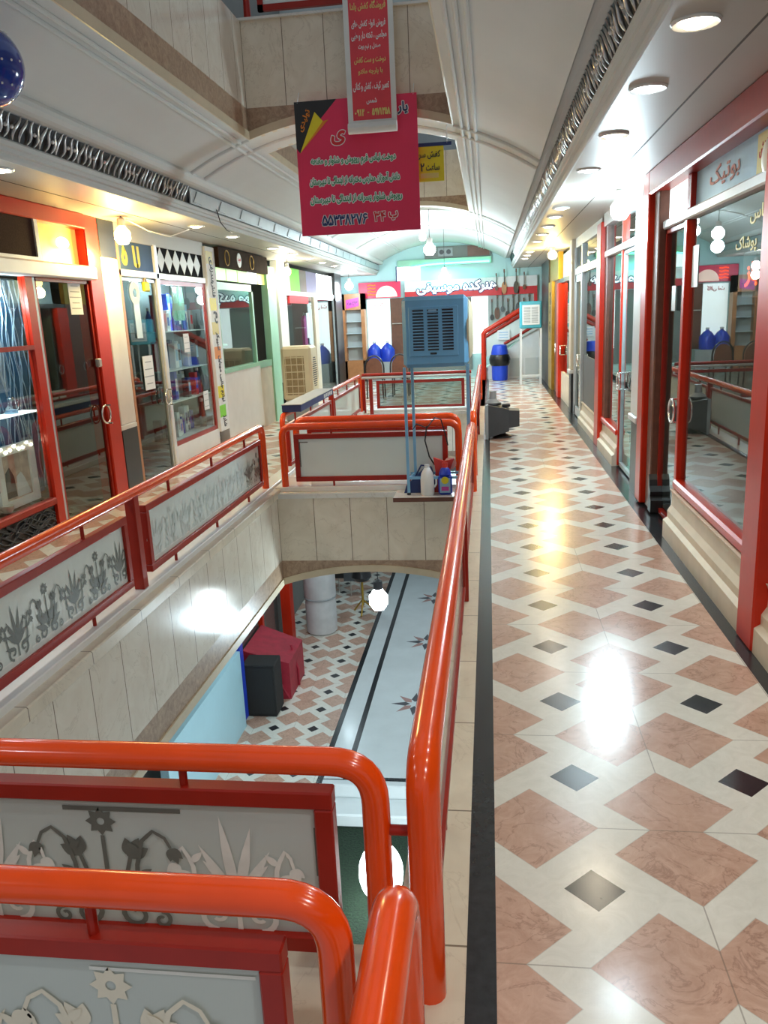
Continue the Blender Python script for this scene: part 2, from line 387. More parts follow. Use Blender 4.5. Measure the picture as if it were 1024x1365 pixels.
def lamp(name, kind, loc, power, col, parent=None, size=0.05, spot=None, direction=None, blend=0.6):
    l = bpy.data.lights.new(name, kind); l.energy = power; l.color = col; l.shadow_soft_size = size
    if kind == 'SPOT': l.spot_size = radians(spot or 140); l.spot_blend = blend
    o = bpy.data.objects.new(name, l); COL.objects.link(o)
    o.location = Vector(loc) - rootloc(parent)
    if parent: o.parent = parent
    return o
ORD = ['first', 'second', 'third', 'fourth', 'fifth', 'sixth', 'seventh', 'eighth', 'ninth', 'tenth', 'eleventh', 'twelfth', 'thirteenth', 'fourteenth', 'fifteenth', 'sixteenth']

# ------------------------------------------------------------------ Persian lettering
FORMS = {}
for c in list(range(0xFB50, 0xFDFF)) + list(range(0xFE70, 0xFEFF)):
    d = unicodedata.decomposition(chr(c)).split()
    if len(d) == 2: FORMS.setdefault(chr(int(d[1], 16)), {})[d[0]] = chr(c)
def shape(s):
    j = lambda c, k: c in FORMS and k in FORMS[c]
    out = []
    for i, c in enumerate(s):
        if c not in FORMS: out.append(c); continue
        p = i > 0 and j(s[i - 1], '<initial>') and j(c, '<final>')
        n = i + 1 < len(s) and j(c, '<initial>') and j(s[i + 1], '<final>')
        k = '<medial>' if p and n else '<final>' if p else '<initial>' if n else '<isolated>'
        out.append(c if k == '<isolated>' else FORMS[c].get(k, c))
    r = []; num = ''
    for c in reversed(out):
        if c.isdigit(): num = c + num
        else: r.append(num); num = ''; r.append(c)
    r.append(num); return ''.join(r)
def lettering(s, O, U, V, w, h, mat, parent, bold=0.02, depth=0.002, name='lettering', label=None, arabic=True, keep=False, outline=None, ow=0.006):
    """text centred at O, right vector U, up vector V, fitted to w x h metres, raised towards U x V"""
    O, U, V = Vector(O), Vector(U).normalized(), Vector(V).normalized(); W = U.cross(V).normalized()
    cu = bpy.data.curves.new('text', 'FONT'); cu.body = shape(s) if arabic else s; cu.size = 1; cu.offset = bold; cu.extrude = 0.01; cu.resolution_u = 3
    o = bpy.data.objects.new('text', cu); COL.objects.link(o)
    bpy.context.view_layer.update()
    me = bpy.data.meshes.new_from_object(o.evaluated_get(bpy.context.evaluated_depsgraph_get()))
    bpy.data.objects.remove(o); bpy.data.curves.remove(cu)
    if not me.vertices: return None
    xs = [v.co.x for v in me.vertices]; ys = [v.co.y for v in me.vertices]
    x0, x1, y0, y1 = min(xs), max(xs), min(ys), max(ys)
    sx = w / max(x1 - x0, 1e-3); sy = h / max(y1 - y0, 1e-3)
    if keep: sx = sy = min(sx, sy)
    off = rootloc(parent)
    if outline:
        base = [((v.co.x - (x0 + x1) / 2) * sx, (v.co.y - (y0 + y1) / 2) * sy) for v in me.vertices if v.co.z > 0]
        idx = {}; k = 0
        for v in me.vertices:
            if v.co.z > 0: idx[v.index] = k; k += 1
        fs = [tuple(idx[i] for i in p.vertices) for p in me.polygons if all(i in idx for i in p.vertices)]
        mo = MB()
        for q in range(10):
            a = 2 * pi * q / 10
            mo.add([O + U * (p[0] + ow * cos(a)) + V * (p[1] + ow * sin(a)) + W * (0.0006 + 0.00002 * q) for p in base], fs)
        mo.build('letter_outline', outline, parent, fixn=False)
    for v in me.vertices:
        a = (v.co.x - (x0 + x1) / 2) * sx; b = (v.co.y - (y0 + y1) / 2) * sy
        d = (v.co.z / 0.01) * depth / 2 + depth / 2
        v.co = O + U * a + V * b + W * d - off
    me.materials.clear(); me.materials.append(M[mat]); me.name = name
    o = bpy.data.objects.new(name, me); COL.objects.link(o); o.parent = parent; ROOT[o.name] = off
    if label: o['label'] = label
    return o
DIG = {'۰': [[(.18, .42), (.26, .50), (.34, .42), (.26, .34), (.18, .42)]], '۱': [[(.16, 1), (.24, .5), (.26, 0)]],
 '۲': [[(.06, 1), (.14, .5), (.16, 0)], [(.09, .84), (.18, .66), (.32, .66), (.40, .78), (.42, 1)]],
 '۳': [[(.04, 1), (.12, .5), (.14, 0)], [(.07, .82), (.14, .66), (.24, .68), (.27, .92)], [(.27, .80), (.34, .66), (.45, .70), (.48, .98)]],
 '۴': [[(.06, 1), (.14, .5), (.16, 0)], [(.12, .62), (.24, .54), (.44, .56)], [(.44, .96), (.28, .96), (.22, .78), (.30, .60)]],
 '۵': [[(.24, 1), (.10, .62), (.03, .32), (.06, .08), (.18, .04), (.25, .26), (.32, .04), (.44, .08), (.47, .32), (.40, .62), (.24, 1)]],
 '۶': [[(.44, .92), (.26, 1), (.12, .86), (.14, .66), (.30, .58), (.46, .62)], [(.30, .60), (.16, .34), (.08, 0)]],
 '۷': [[(.02, 1), (.14, .5), (.25, 0), (.36, .5), (.48, 1)]], '۸': [[(.02, 0), (.14, .5), (.25, 1), (.36, .5), (.48, 0)]],
 '۹': [[(.38, .72), (.32, .94), (.16, .94), (.10, .74), (.18, .58), (.38, .60)], [(.37, .90), (.38, .5), (.44, 0)]], '-': [[(.12, .45), (.38, .45)]], ' ': []}
def numerals(s, O, U, V, w, h, mat, parent, bold=0.07, outline=None, ow=0.006, name='numerals'):
    O, U, V = Vector(O), Vector(U).normalized(), Vector(V).normalized(); W = U.cross(V).normalized()
    n = len(s); sx = w / (n * 0.58)
    def make(extra, lift):
        m = MB(); lift0 = lift
        for i, ch in enumerate(s):
            lift = lift0
            for st in DIG[ch]:
                P = [O + U * ((p[0] + 0.04 + 0.58 * i) * sx - w / 2) + V * ((p[1] - 0.5) * h) for p in st]
                r = bold * h + extra
                for a, b in zip(P, P[1:]):
                    d = (b - a).normalized(); k = W.cross(d); e = d * r * 0.6; lift += 0.00006
                    m.add([a - e + k * r + W * lift, b + e + k * r + W * lift, b + e - k * r + W * lift, a - e - k * r + W * lift], [(3, 2, 1, 0)])
        return m
    if outline: make(ow, 0.0006).build('letter_outline', outline, parent, fixn=False)
    return make(0, 0.0030).build(name, mat, parent, fixn=False)
RX, RUP = (1, 0, 0), (0, 0, 1)      # text on a face that looks towards -y
LY = (0, 1, 0)                       # text on the left shops' face (looks +x): right is +y
RY = (0, -1, 0)                      # text on the right shops' face (looks -x): right is -y

# ================================================================== STRUCTURE
Y0, YE = -2.5, 21.6                 # near and far end of the hall
VL, VR = -2.13, -0.28               # void edges
BEAMS = [(1.18, 1.83), (7.65, 8.30), (14.10, 14.75)]
XL, XR = -3.66, 1.37                # shop fronts
SOF = 2.70
def arch(x, z_edge, dx0=-1.205):
    """vault height over x relative to the corner height at the void edge"""
    R = 3.1; h = lambda d: sqrt(max(R * R - d * d, 0))
    return z_edge + h(x - dx0) - h(VL - dx0)
# --- walking floors
struct('floor', B(0, 1.2, Y0, YE, -0.03, 0.0), 'floor')
struct('floor_left', B(XL - 3, -2.32, Y0, YE, -0.03, 0.0), 'floor')
struct('floor_far', MB().box(-2.32, -0.08, 14.75, YE, -0.03, 0.0), 'floor')
struct('floor_bridge', B(VL, VR, 1.165, 1.845, -0.05, 0.0), 'ledge')
mb = MB()
for a, b in BEAMS[1:]: mb.box(VL, VR, a - 0.02, b + 0.02, -0.05, 0.0)
struct('floor_far_bridges', mb, 'cap')
mb = MB()
for a, b in BEAMS[1:]: mb.box(VL - 0.03, VR - 0.02, a + 0.07, b - 0.05, 0.0, 0.05, 0.005)
struct('trim_6', mb, 'white_tile')
t = MB().box(-0.08, 0, Y0, YE, -0.03, 0.001).box(1.2, XR + 0.03, Y0, YE, -0.03, 0.001)
struct('trim_1', t, 'black_band')
struct('trim_2', MB().box(VR, -0.08, Y0, YE, -0.05, 0.0), 'ledge')
struct('trim_3', MB().box(-2.32, VL + 0.02, Y0, 14.75, -0.05, 0.03, 0.008), 'ledge')
struct('trim_5', MB().box(-2.33, -2.175, Y0, 14.6, 0.0, 0.07, 0.006), 'white_tile')
mb = MB()
mb.box(XL - 0.0, VL - 0.02, Y0, YE, -0.9, -0.051).box(VR + 0.02, 4.4, Y0, YE, -0.9, -0.051).box(XL - 3, XL, Y0, YE, -0.9, -0.051)
mb.box(XR + 0.03, 4.4, Y0, YE, -0.05, 0.0)
struct('trim_4', mb, 'plaster')
# --- fascias of the voids (this floor's slab edge and the next one's)
def fascia(zt, ze, tag_n, voids):
    """zt: top, ze: lower corner height"""
    st = zt - 0.70
    for nm, mat in (('tile_y', 0), ('brown', 1), ('edge', 2)):
        m = MB()
        for (a, b) in voids:
            for x, sgn in ((VL, 1), (VR, -1)):
                lo, hi = ((st, zt), (ze + 0.07, st), (ze, ze + 0.07))[mat]
                e = 0.0 if mat < 2 else 0.012
                m.box(x - 0.05, x + e, a, b, lo, hi) if sgn > 0 else m.box(x - e, x + 0.05, a, b, lo, hi)
        struct('trim_%d%d' % (tag_n, mat), m, nm)
    N = 18; xs = [VL + (VR - VL) * i / N for i in range(N + 1)]
    for nm, mat in (('tile_x', 0), ('brown', 1), ('edge', 2)):
        m = MB()
        for (a, b) in BEAMS:
            for y, dy in ((a, 0.05), (b, -0.05)):
                top = [zt if mat == 0 else st if mat == 1 else arch(x, ze) + 0.07 for x in xs]
                bot = [st if mat == 0 else arch(x, ze) + 0.07 if mat == 1 else arch(x, ze) for x in xs]
                yy = y - (0.01 if dy > 0 else -0.01) * (mat == 2)
                for i in range(N):
                    if top[i] - bot[i] < 1e-4: continue
                    m.add([(xs[i], yy, bot[i]), (xs[i + 1], yy, bot[i + 1]), (xs[i + 1], yy, max(top[i + 1], bot[i + 1])), (xs[i], yy, top[i]),
                           (xs[i], y + dy, bot[i]), (xs[i + 1], y + dy, bot[i + 1]), (xs[i + 1], y + dy, max(top[i + 1], bot[i + 1])), (xs[i], y + dy, top[i])],
                          [(0, 1, 2, 3), (7, 6, 5, 4), (0, 4, 5, 1), (1, 5, 6, 2), (2, 6, 7, 3), (3, 7, 4, 0)])
        struct('trim_%d%d' % (tag_n, mat + 3), m, nm)
VOIDS = [(Y0, 1.18), (1.83, 7.65), (8.30, 14.10)]
fascia(-0.005, -0.965, 1, VOIDS)
fascia(4.25, 3.285, 2, VOIDS)
# --- vault of this floor
def vault(ze, xl, xr, holes_from, name):
    m = MB(); N = 26
    def strip(x0, x1, a, b, n):
        for i in range(n):
            p, q = x0 + (x1 - x0) * i / n, x0 + (x1 - x0) * (i + 1) / n
            zp, zq = arch(p, ze), arch(q, ze)
            m.add([(p, a, zp), (q, a, zq), (q, b, zq), (p, b, zp)], [(0, 3, 2, 1)])
    strip(xl, VL, Y0, YE, 8); strip(VR, xr, Y0, YE, 8)
    for a, b in BEAMS: strip(VL, VR, a, b, 16)
    strip(VL, VR, 14.75, YE, 16)
    return struct(name, m, 'plaster', 30, fixn=False)
vault(3.285, -2.78, 0.46, None, 'ceiling')
vault(-0.965, -2.78, 0.46, None, 'ceiling_lower')
# vault ribs and mouldings
m = MB()
for y in (7.62, 7.98, 14.06, 14.5, 17.2):
    for (x0, x1) in (((-2.78, VL), (VR, 0.46)) if y in (7.62, 14.06) else ((-2.78, 0.46),)):
        P = [(x0 + (x1 - x0) * i / 20, y, arch(x0 + (x1 - x0) * i / 20, 3.285) - 0.005) for i in range(21)]
        m.tube(P, 0.022, 8)
for x in (VL - 0.07, VL - 0.13, VR + 0.07, VR + 0.13, VR + 0.19):
    m.tube([(x, Y0, arch(x, 3.285) - 0.004), (x, YE, arch(x, 3.285) - 0.004)], 0.016, 8)
struct('trim_30', m, 'plaster', 40)
# next floor's slab above the vault
struct('trim_31', MB().box(-7, VL - 0.05, Y0, YE, 4.0, 4.25).box(VR + 0.05, 4.4, Y0, YE, 4.0, 4.25).box(VL, VR, 14.8, YE, 4.0, 4.25), 'plaster')
# cornices: stepped moulding, ornament band, round moulding
def cornice(side):
    s = 1 if side == 'right' else -1
    X = lambda d: (0.65 - d) if s > 0 else (-2.88 + d)
    prof = [(0, 2.70), (0.012, 2.70), (0.02, 2.715), (0.02, 2.74), (0.045, 2.745), (0.045, 2.77), (0.06, 2.775), (0.065, 2.80), (0.05, 2.815)]
    up = [(0.10, 2.955), (0.145, 2.958), (0.175, 2.97), (0.195, 2.995), (0.20, 3.02), (0.185, 3.05), (0.20, 3.06), (0.20, 3.10), (0.0, 3.14), (0, 2.70)]
    m = MB()
    for pr in (prof, up[:-1]):
        for i in range(len(pr) - 1):
            a, b = pr[i], pr[i + 1]
            m.add([(X(a[0]), Y0, a[1]), (X(b[0]), Y0, b[1]), (X(b[0]), YE, b[1]), (X(a[0]), YE, a[1])], [(0, 1, 2, 3)])
    struct('trim_%d' % (32 if s > 0 else 33), m, 'plaster', 30)
    m = MB().add([(X(0.04), Y0, 2.81), (X(0.075), Y0, 2.96), (X(0.075), YE, 2.96), (X(0.04), YE, 2.81)], [(0, 1, 2, 3)])
    struct('trim_%d' % (34 if s > 0 else 35), m, 'dark_back' if s < 0 else 'dark_back')
    m = MB(); y = 2.2; end = 7.75 if s < 0 else 18.5
    while y < end:
        k = random.random(); P = []
        for i in range(7):
            f = i / 6; bend = 0.018 * sin(f * pi * (1.2 + k)) * (1 if k > 0.5 else -1)
            P.append((X(0.055 + 0.05 * f), y + bend + 0.03 * (f - 0.5), 2.818 + 0.135 * f))
        m.tube(P, [0.005, 0.010, 0.013, 0.013, 0.011, 0.008, 0.004], 6)
        if k > 0.6: m.ball((X(0.09), y + 0.03, 2.88), 0.014, n=8, m=6)
        y += 0.06 + 0.035 * random.random()
    struct('trim_%d' % (36 if s > 0 else 37), m, 'silver', 60)
    if s < 0:
        m = MB(); y = 8.1
        m.box(X(0.06), X(0.075), 7.85, YE, 2.815, 2.95)
        while y < 20:
            m.obox((X(0.08), y, 2.885), (0.004, 0, 0), (0, 0.12, 0.0), (0, 0.06, 0.055)); y += 0.75
        struct('trim_38', m, 'grey_metal')
cornice('right'); cornice('left')
# soffits above the walkways
mb = MB().box(0.65, 1.42, Y0, YE, SOF, SOF + 0.05); struct('ceiling_soffit_right', mb, 'soffit')
mb = MB().box(-3.70, -2.88, Y0, YE, SOF, SOF + 0.05); struct('ceiling_soffit_left', mb, 'soffit')
struct('trim_39', MB().box(1.02, 1.03, Y0, YE, SOF - 0.002, SOF).box(-3.27, -3.26, Y0, YE, SOF - 0.002, SOF), 'dark_joint')
# end wall, shop back walls and party walls
struct('wall_end', MB().box(-4.2, 4.4, YE, YE + 0.1, -0.05, 4.0), 'teal_wall')
mb = MB()
for y in (4.0, 7.05, 10.35, 13.45, 15.7, 20.45):
    mb.box(XR + 0.1, 3.6, y - 0.05, y + 0.05, 0, SOF)
mb.box(3.6, 3.7, Y0, YE, -0.05, SOF)
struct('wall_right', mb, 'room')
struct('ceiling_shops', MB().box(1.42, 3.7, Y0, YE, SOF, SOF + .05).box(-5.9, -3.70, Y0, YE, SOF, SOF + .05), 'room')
mb = MB()
for y in (3.6, 7.7, 10.65, 13.7, 19.6):
    mb.box(-5.8, XL - 0.1, y - 0.05, y + 0.05, 0, SOF)
mb.box(-5.9, -5.8, Y0, YE, -0.05, SOF)
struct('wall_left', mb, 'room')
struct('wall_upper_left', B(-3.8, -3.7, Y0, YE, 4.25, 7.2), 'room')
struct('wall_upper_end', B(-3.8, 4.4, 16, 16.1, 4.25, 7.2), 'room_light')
# the storey below
LZ = -4.25
struct('floor_lower', B(-7, -2.33, 6.5, 24, LZ - 0.05, LZ), 'lfloor')
mb = MB().box(-2.25, -1.99, 9.28, 24, LZ - 0.05, LZ).box(-1.91, 0.2, 9.36, 24, LZ - 0.05, LZ).box(0.2, 5, 6.5, 24, LZ - .05, LZ)
mb.box(-2.33, 0.2, 9.28, 9.36, LZ - 0.05, LZ - 0.001)
struct('floor_hall', mb, 'white_marble')
mb = MB().box(-2.33, -2.25, 6.5, 24, LZ - 0.04, LZ + 0.0005).box(-1.99, -1.91, 9.28, 24, LZ - 0.04, LZ + 0.0005).box(-1.99, 0.2, 9.28, 9.34, LZ - 0.04, LZ + 0.0006)
struct('trim_50', mb, 'black_band')
struct('trim_51', MB().box(-2.33, 0.3, 9.14, 9.28, LZ - 0.35, LZ - 0.0, 0.02).box(-2.6, 0.3, 8.75, 9.14, LZ - 0.35, LZ - 0.17, 0.02), 'white_marble')
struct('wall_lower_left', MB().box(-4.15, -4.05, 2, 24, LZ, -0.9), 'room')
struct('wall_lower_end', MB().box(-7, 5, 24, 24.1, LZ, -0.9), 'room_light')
struct('floor_pond', MB().box(-4.05, 0.3, 2, 9.0, LZ - 0.45, LZ - 0.35), 'turf')
m1, m2 = MB(), MB()
for y in (11.41, 13.85, 16.2, 18.6):
    for k in range(8):
        a = k * pi / 4; r1, r2 = 0.16, 0.37
        P = [(-1.22 + r1 * cos(a - pi / 8), y + r1 * sin(a - pi / 8)), (-1.22 + r2 * cos(a), y + r2 * sin(a)), (-1.22 + r1 * cos(a + pi / 8), y + r1 * sin(a + pi / 8)), (-1.22 + 0.07 * cos(a), y + 0.07 * sin(a))]
        (m1 if k % 2 else m2).prism(P, (0, 0, LZ - 0.01), (1, 0, 0), (0, 1, 0), (0, 0, 0.012))
struct('trim_52', m1, 'star_a'); struct('trim_53', m2, 'star_b')

# ================================================================== RAILINGS
def leaf(cx, cy, a, L, w):
    P = []
    for i in range(7): f = i / 6; P.append((f * L, w * sin(pi * f ** 0.8)))
    for i in range(5, 0, -1): f = i / 6; P.append((f * L, -w * sin(pi * f ** 0.8)))
    return [(cx + x * cos(a) - y * sin(a), cy + x * sin(a) + y * cos(a)) for x, y in P]
def ribbon(path, w0, w1):
    L, R = [], []
    for i, p in enumerate(path):
        a = path[max(i - 1, 0)]; b = path[min(i + 1, len(path) - 1)]
        dx, dy = b[0] - a[0], b[1] - a[1]; n = sqrt(dx * dx + dy * dy) or 1; w = w0 + (w1 - w0) * i / (len(path) - 1)
        L.append((p[0] - dy / n * w, p[1] + dx / n * w)); R.append((p[0] + dy / n * w, p[1] - dx / n * w))
    return [[L[i], L[i + 1], R[i + 1], R[i]] for i in range(len(path) - 1)]
def spiral(cx, cy, r, a0, turns, sgn):
    return [(cx + r * (1 - 0.75 * t) * cos(a0 + sgn * t * turns * 2 * pi), cy + r * (1 - 0.75 * t) * sin(a0 + sgn * t * turns * 2 * pi)) for t in [i / 18 for i in range(19)]]
def bloom(cx, cy, r, n=8):
    P = []
    for k in range(2 * n):
        a = pi * k / n + pi / 2; q = r if k % 2 == 0 else r * 0.68
        P.append((cx + q * cos(a), cy + q * sin(a)))
    out = []
    for k in range(2 * n):      # ring of quads around an open heart
        a, b = P[k], P[(k + 1) % (2 * n)]; ia = (cx + (a[0] - cx) * 0.0 + 0.25 * r * cos(pi * k / n + pi / 2), cy + 0.25 * r * sin(pi * k / n + pi / 2))
        ib = (cx + 0.25 * r * cos(pi * (k + 1) / n + pi / 2), cy + 0.25 * r * sin(pi * (k + 1) / n + pi / 2)); out.append([a, b, ib, ia])
    return out
def tulip(cx, cy, a, r):
    return [leaf(cx, cy, a + d, r * l, r * 0.22) for d, l in ((-0.55, 0.9), (0, 1.0), (0.55, 0.9))]
def hook(cx, cy, s, sg, x0, x1, top, bud):
    """stem rising from the base, arching outwards and ending in a drooping bud"""
    P = [(x0, 0.05), (x0 + (x1 - x0) * 0.25, 0.12), (x0 + (x1 - x0) * 0.30, 0.20), (x0 + (x1 - x0) * 0.45, top - 0.02), (x0 + (x1 - x0) * 0.68, top + 0.012), (x0 + (x1 - x0) * 0.90, top - 0.008), (x1, top - 0.04)]
    Q = []
    for k in range(len(P) - 1):
        for f in (0, 0.5): Q.append((cx + sg * (P[k][0] + (P[k + 1][0] - P[k][0]) * f) * s, cy + (P[k][1] + (P[k + 1][1] - P[k][1]) * f) * s))
    Q.append((cx + sg * x1 * s, cy + (top - 0.04) * s))
    q = ribbon(Q, 0.008 * s, 0.0045 * s)
    q += [leaf(Q[-1][0], Q[-1][1], -pi / 2 + sg * d, bud * l * s, bud * 0.24 * s) for d, l in ((-0.1, 0.8), (0.35, 1.0), (0.8, 0.85))]
    q.append(leaf(Q[3][0], Q[3][1], pi / 2 - sg * 1.0, 0.055 * s, 0.012 * s)); q.append(leaf(Q[5][0], Q[5][1], pi / 2 + sg * 0.8, 0.05 * s, 0.011 * s))
    return q
def heart(cx, cy, a, r):
    """lobed tulip head: three broad petals and a rounded cup"""
    return [leaf(cx, cy, a + d, r * l, r * 0.30) for d, l in ((-0.62, 0.95), (0, 1.05), (0.62, 0.95))] + [[(cx + r * 0.36 * cos(2 * pi * k / 10) + r * 0.28 * cos(a), cy + r * 0.36 * sin(2 * pi * k / 10) + r * 0.28 * sin(a)) for k in range(10)]]
def bouquet(cx, cy, s):
    q = bloom(cx, cy + 0.335 * s, 0.046 * s)
    q += ribbon([(cx, cy + 0.29 * s), (cx, cy + 0.05 * s)], 0.006 * s, 0.008 * s)
    for sg in (-1, 1):
        q += heart(cx + sg * 0.078 * s, cy + 0.225 * s, pi / 2 - sg * 0.45, 0.066 * s)
        q += ribbon([(cx + sg * 0.078 * s, cy + 0.23 * s), (cx + sg * 0.055 * s, cy + 0.15 * s), (cx, cy + 0.07 * s)], 0.006 * s, 0.008 * s)
        q += heart(cx + sg * 0.035 * s, cy + 0.10 * s, pi / 2 - sg * 0.35, 0.085 * s)
        q += ribbon(spiral(cx + sg * 0.075 * s, cy + 0.035 * s, 0.048 * s, pi / 2, 1.15, sg), 0.009 * s, 0.006 * s)
        q += ribbon(spiral(cx + sg * 0.15 * s, cy + 0.02 * s, 0.028 * s, pi / 2, 1.1, -sg), 0.007 * s, 0.005 * s)
        q.append(leaf(cx + sg * 0.02 * s, cy + 0.05 * s, pi / 2 - sg * 1.15, 0.15 * s, 0.022 * s))
        q.append(leaf(cx + sg * 0.07 * s, cy + 0.11 * s, pi / 2 - sg * 0.75, 0.09 * s, 0.020 * s))
        q += hook(cx, cy, s, sg, 0.05, 0.20, 0.30, 0.055)
    return q
def spray(cx, cy, s):
    q = []
    for d, l in ((-0.95, 0.15), (-0.55, 0.21), (-0.22, 0.26), (0.12, 0.29), (0.5, 0.22), (0.9, 0.16)):
        q.append(leaf(cx + 0.01 * d * s, cy + 0.08 * s, pi / 2 + d, l * s, 0.016 * s))
        q.append(leaf(cx - 0.05 * d * s, cy + 0.15 * s, pi / 2 + d * 1.5, l * 0.45 * s, 0.012 * s))
    q += ribbon([(cx, cy + 0.0 * s), (cx, cy + 0.10 * s)], 0.008 * s, 0.006 * s)
    for sg in (-1, 1):
        q += ribbon(spiral(cx + sg * 0.065 * s, cy + 0.045 * s, 0.05 * s, -pi / 2, 1.1, sg), 0.009 * s, 0.006 * s)
        q.append(leaf(cx + sg * 0.03 * s, cy + 0.06 * s, pi / 2 - sg * 1.3, 0.12 * s, 0.014 * s))
        q += hook(cx, cy, s, sg, 0.10, 0.17, 0.25, 0.05)
    return q
def etch(polys, axis, fixed, face, mat, parent, name='etched_flowers', label=None):
    m = MB(); d = 0.0015
    for P in polys:
        pts = [Vector((p[0], fixed + face * 0.006, p[1])) if axis == 'x' else Vector((fixed + face * 0.006, p[0], p[1])) for p in P]
        off = Vector((0, face * d, 0)) if axis == 'x' else Vector((face * d, 0, 0))
        d += 0.00001; n = len(pts); b = [p + off * (d / 0.0015) for p in pts]
        area = sum(P[i][0] * P[(i + 1) % n][1] - P[(i + 1) % n][0] * P[i][1] for i in range(n))
        order = list(range(n)) if (area > 0) == ((axis == 'x') == (face < 0)) else list(reversed(range(n)))
        o_ = len(m.v); m.add(b, [tuple(order)])
    o = m.build(name, mat, parent, fixn=False)
    if label: o['label'] = label
    return o
def bend_path(a, b, c, r, n=8):
    a, b, c = Vector(a), Vector(b), Vector(c); u = (a - b).normalized(); v = (c - b).normalized()
    p, q = b + u * r, b + v * r
    return [b + (p - b) * (1 - t) ** 2 + (q - b) * t ** 2 for t in [i / n for i in range(n + 1)]]
def railing(label, axis, fixed, a0, a1, panels, posts=(), z0=0.0, zt=0.655, r=0.035, ends=(True, True), ft=0.57, fb=0.10, fw=0.024, face=-1, deco=None, frost='frost', frost_fb=None, feet=True, pipe='red_pipe', group=None, rb=0.11, name='railing'):
    P = (lambda s, z: (s, fixed, z)) if axis == 'x' else (lambda s, z: (fixed, s, z))
    T = thing(name, label, 'railing', P((a0 + a1) / 2, z0), group)
    path = []
    if ends[0]: path += [Vector(P(a0, z0))] + bend_path(P(a0, z0), P(a0, zt), P(a1, zt), rb)
    else: path += [Vector(P(a0, zt))]
    if ends[1]: path += bend_path(P(a0, zt), P(a1, zt), P(a1, z0), rb) + [Vector(P(a1, z0))]
    else: path += [Vector(P(a1, zt))]
    MB().tube(path, r, 16).build('handrail', pipe, T, 50)
    bx = lambda s0, s1, z_0, z_1, h: B(s0, s1, fixed - h, fixed + h, z_0, z_1, 0.004) if axis == 'x' else B(fixed - h, fixed + h, s0, s1, z_0, z_1, 0.004)
    for s in posts: bx(s - 0.035, s + 0.035, z0, zt - r * 0.3, 0.033).build('post', 'red_frame', T)
    for k, (s0, s1) in enumerate(panels):
        m = MB()
        for q in (bx(s0, s1, ft - 2 * fw, ft, fw), bx(s0, s1, fb, fb + 2 * fw, fw), bx(s0, s0 + 2 * fw, fb + 2 * fw, ft - 2 * fw, fw), bx(s1 - 2 * fw, s1, fb + 2 * fw, ft - 2 * fw, fw)): m.add(q.v, q.f)
        fr = m.build('panel_frame', 'red_frame', T)
        g = bx(s0 + 1.6 * fw, s1 - 1.6 * fw, fb + 1.6 * fw, ft - 1.6 * fw, 0.005).build('frosted_pane', frost, fr)
        if deco: deco(k, s0, s1, fb + 2 * fw, ft - 2 * fw, axis, fixed, face, fr)
        n = max(2, int((s1 - s0) / 0.75))
        for i in range(n):
            s = s0 + (s1 - s0) * (i + 0.5) / n
            MB().tube([P(s, ft - 0.005), P(s, zt - r * 0.5)], 0.011, 8).build('spacer_peg', 'red_frame', T, 40)
            if feet: MB().tube([P(s, z0), P(s, fb + 0.01)], 0.011, 8).build('foot_peg', 'red_frame', T, 40)
    return T
def border(s0, s1, z0, z1, top=True):
    q = []; s = s0 + 0.06
    while s < s1 - 0.3:
        q.append([(s, z1 - 0.035), (s + 0.22, z1 - 0.035), (s + 0.22, z1 - 0.025), (s, z1 - 0.025)]) if top else None
        q.append([(s, z0 + 0.028), (s + 0.22, z0 + 0.028), (s + 0.22, z0 + 0.036), (s, z0 + 0.036)]); s += 0.30
    return q
def deco_left(k, s0, s1, z0, z1, axis, fixed, face, fr):
    H = z1 - z0; sc = H / 0.46; n = max(3, int((s1 - s0) / (0.34 * sc))); polys = []; pale = []
    for i in range(n):
        s = s0 + (s1 - s0) * (i + 0.5) / n; p = (bouquet if i % 2 else spray)(s, z0 + 0.045 * sc, sc * 0.92)
        etch(p, axis, fixed, face, 'etch_dark' if k == 0 or i >= n - 2 else 'etch_faint', fr)
    etch(border(s0, s1, z0, z1, False), axis, fixed, face, 'etch_pale', fr, 'etched_border')
def deco_first(k, s0, s1, z0, z1, axis, fixed, face, fr):
    sc = 0.92
    for i, (c, kind, tone) in enumerate(((s1 - 0.62, bouquet, 0), (s1 - 0.27, spray, 1), (s1 - 0.95, spray, 1), (s1 - 1.3, bouquet, 0))):
        etch(kind(c, z0 + 0.0, sc), axis, fixed, face, 'etch_pale' if tone else 'etch_dark', fr)
    q = [[(s1 - 0.72, z1 - 0.035), (s1 - 0.40, z1 - 0.035), (s1 - 0.40, z1 - 0.022), (s1 - 0.72, z1 - 0.022)], [(s1 - 0.055, z1 - 0.20), (s1 - 0.045, z1 - 0.20), (s1 - 0.045, z1 - 0.06), (s1 - 0.055, z1 - 0.06)]]
    etch(q, axis, fixed, face, 'etch_dark', fr, 'etched_border')
def deco_near(k, s0, s1, z0, z1, axis, fixed, face, fr):
    pale = []
    for c, kind in ((s1 - 0.36, bouquet), (s1 - 0.70, spray), (s1 - 1.02, bouquet)): etch(kind(c, z0 - 0.045, 0.98), axis, fixed, face, 'etch_cream', fr)
    q = [[(s1 - 0.40, z1 - 0.035), (s1 - 0.06, z1 - 0.035), (s1 - 0.06, z1 - 0.027), (s1 - 0.40, z1 - 0.027)], [(s1 - 0.05, z1 - 0.20), (s1 - 0.04, z1 - 0.20), (s1 - 0.04, z1 - 0.05), (s1 - 0.05, z1 - 0.05)]]
    etch(q, axis, fixed, face, 'etch_pale', fr, 'etched_border')
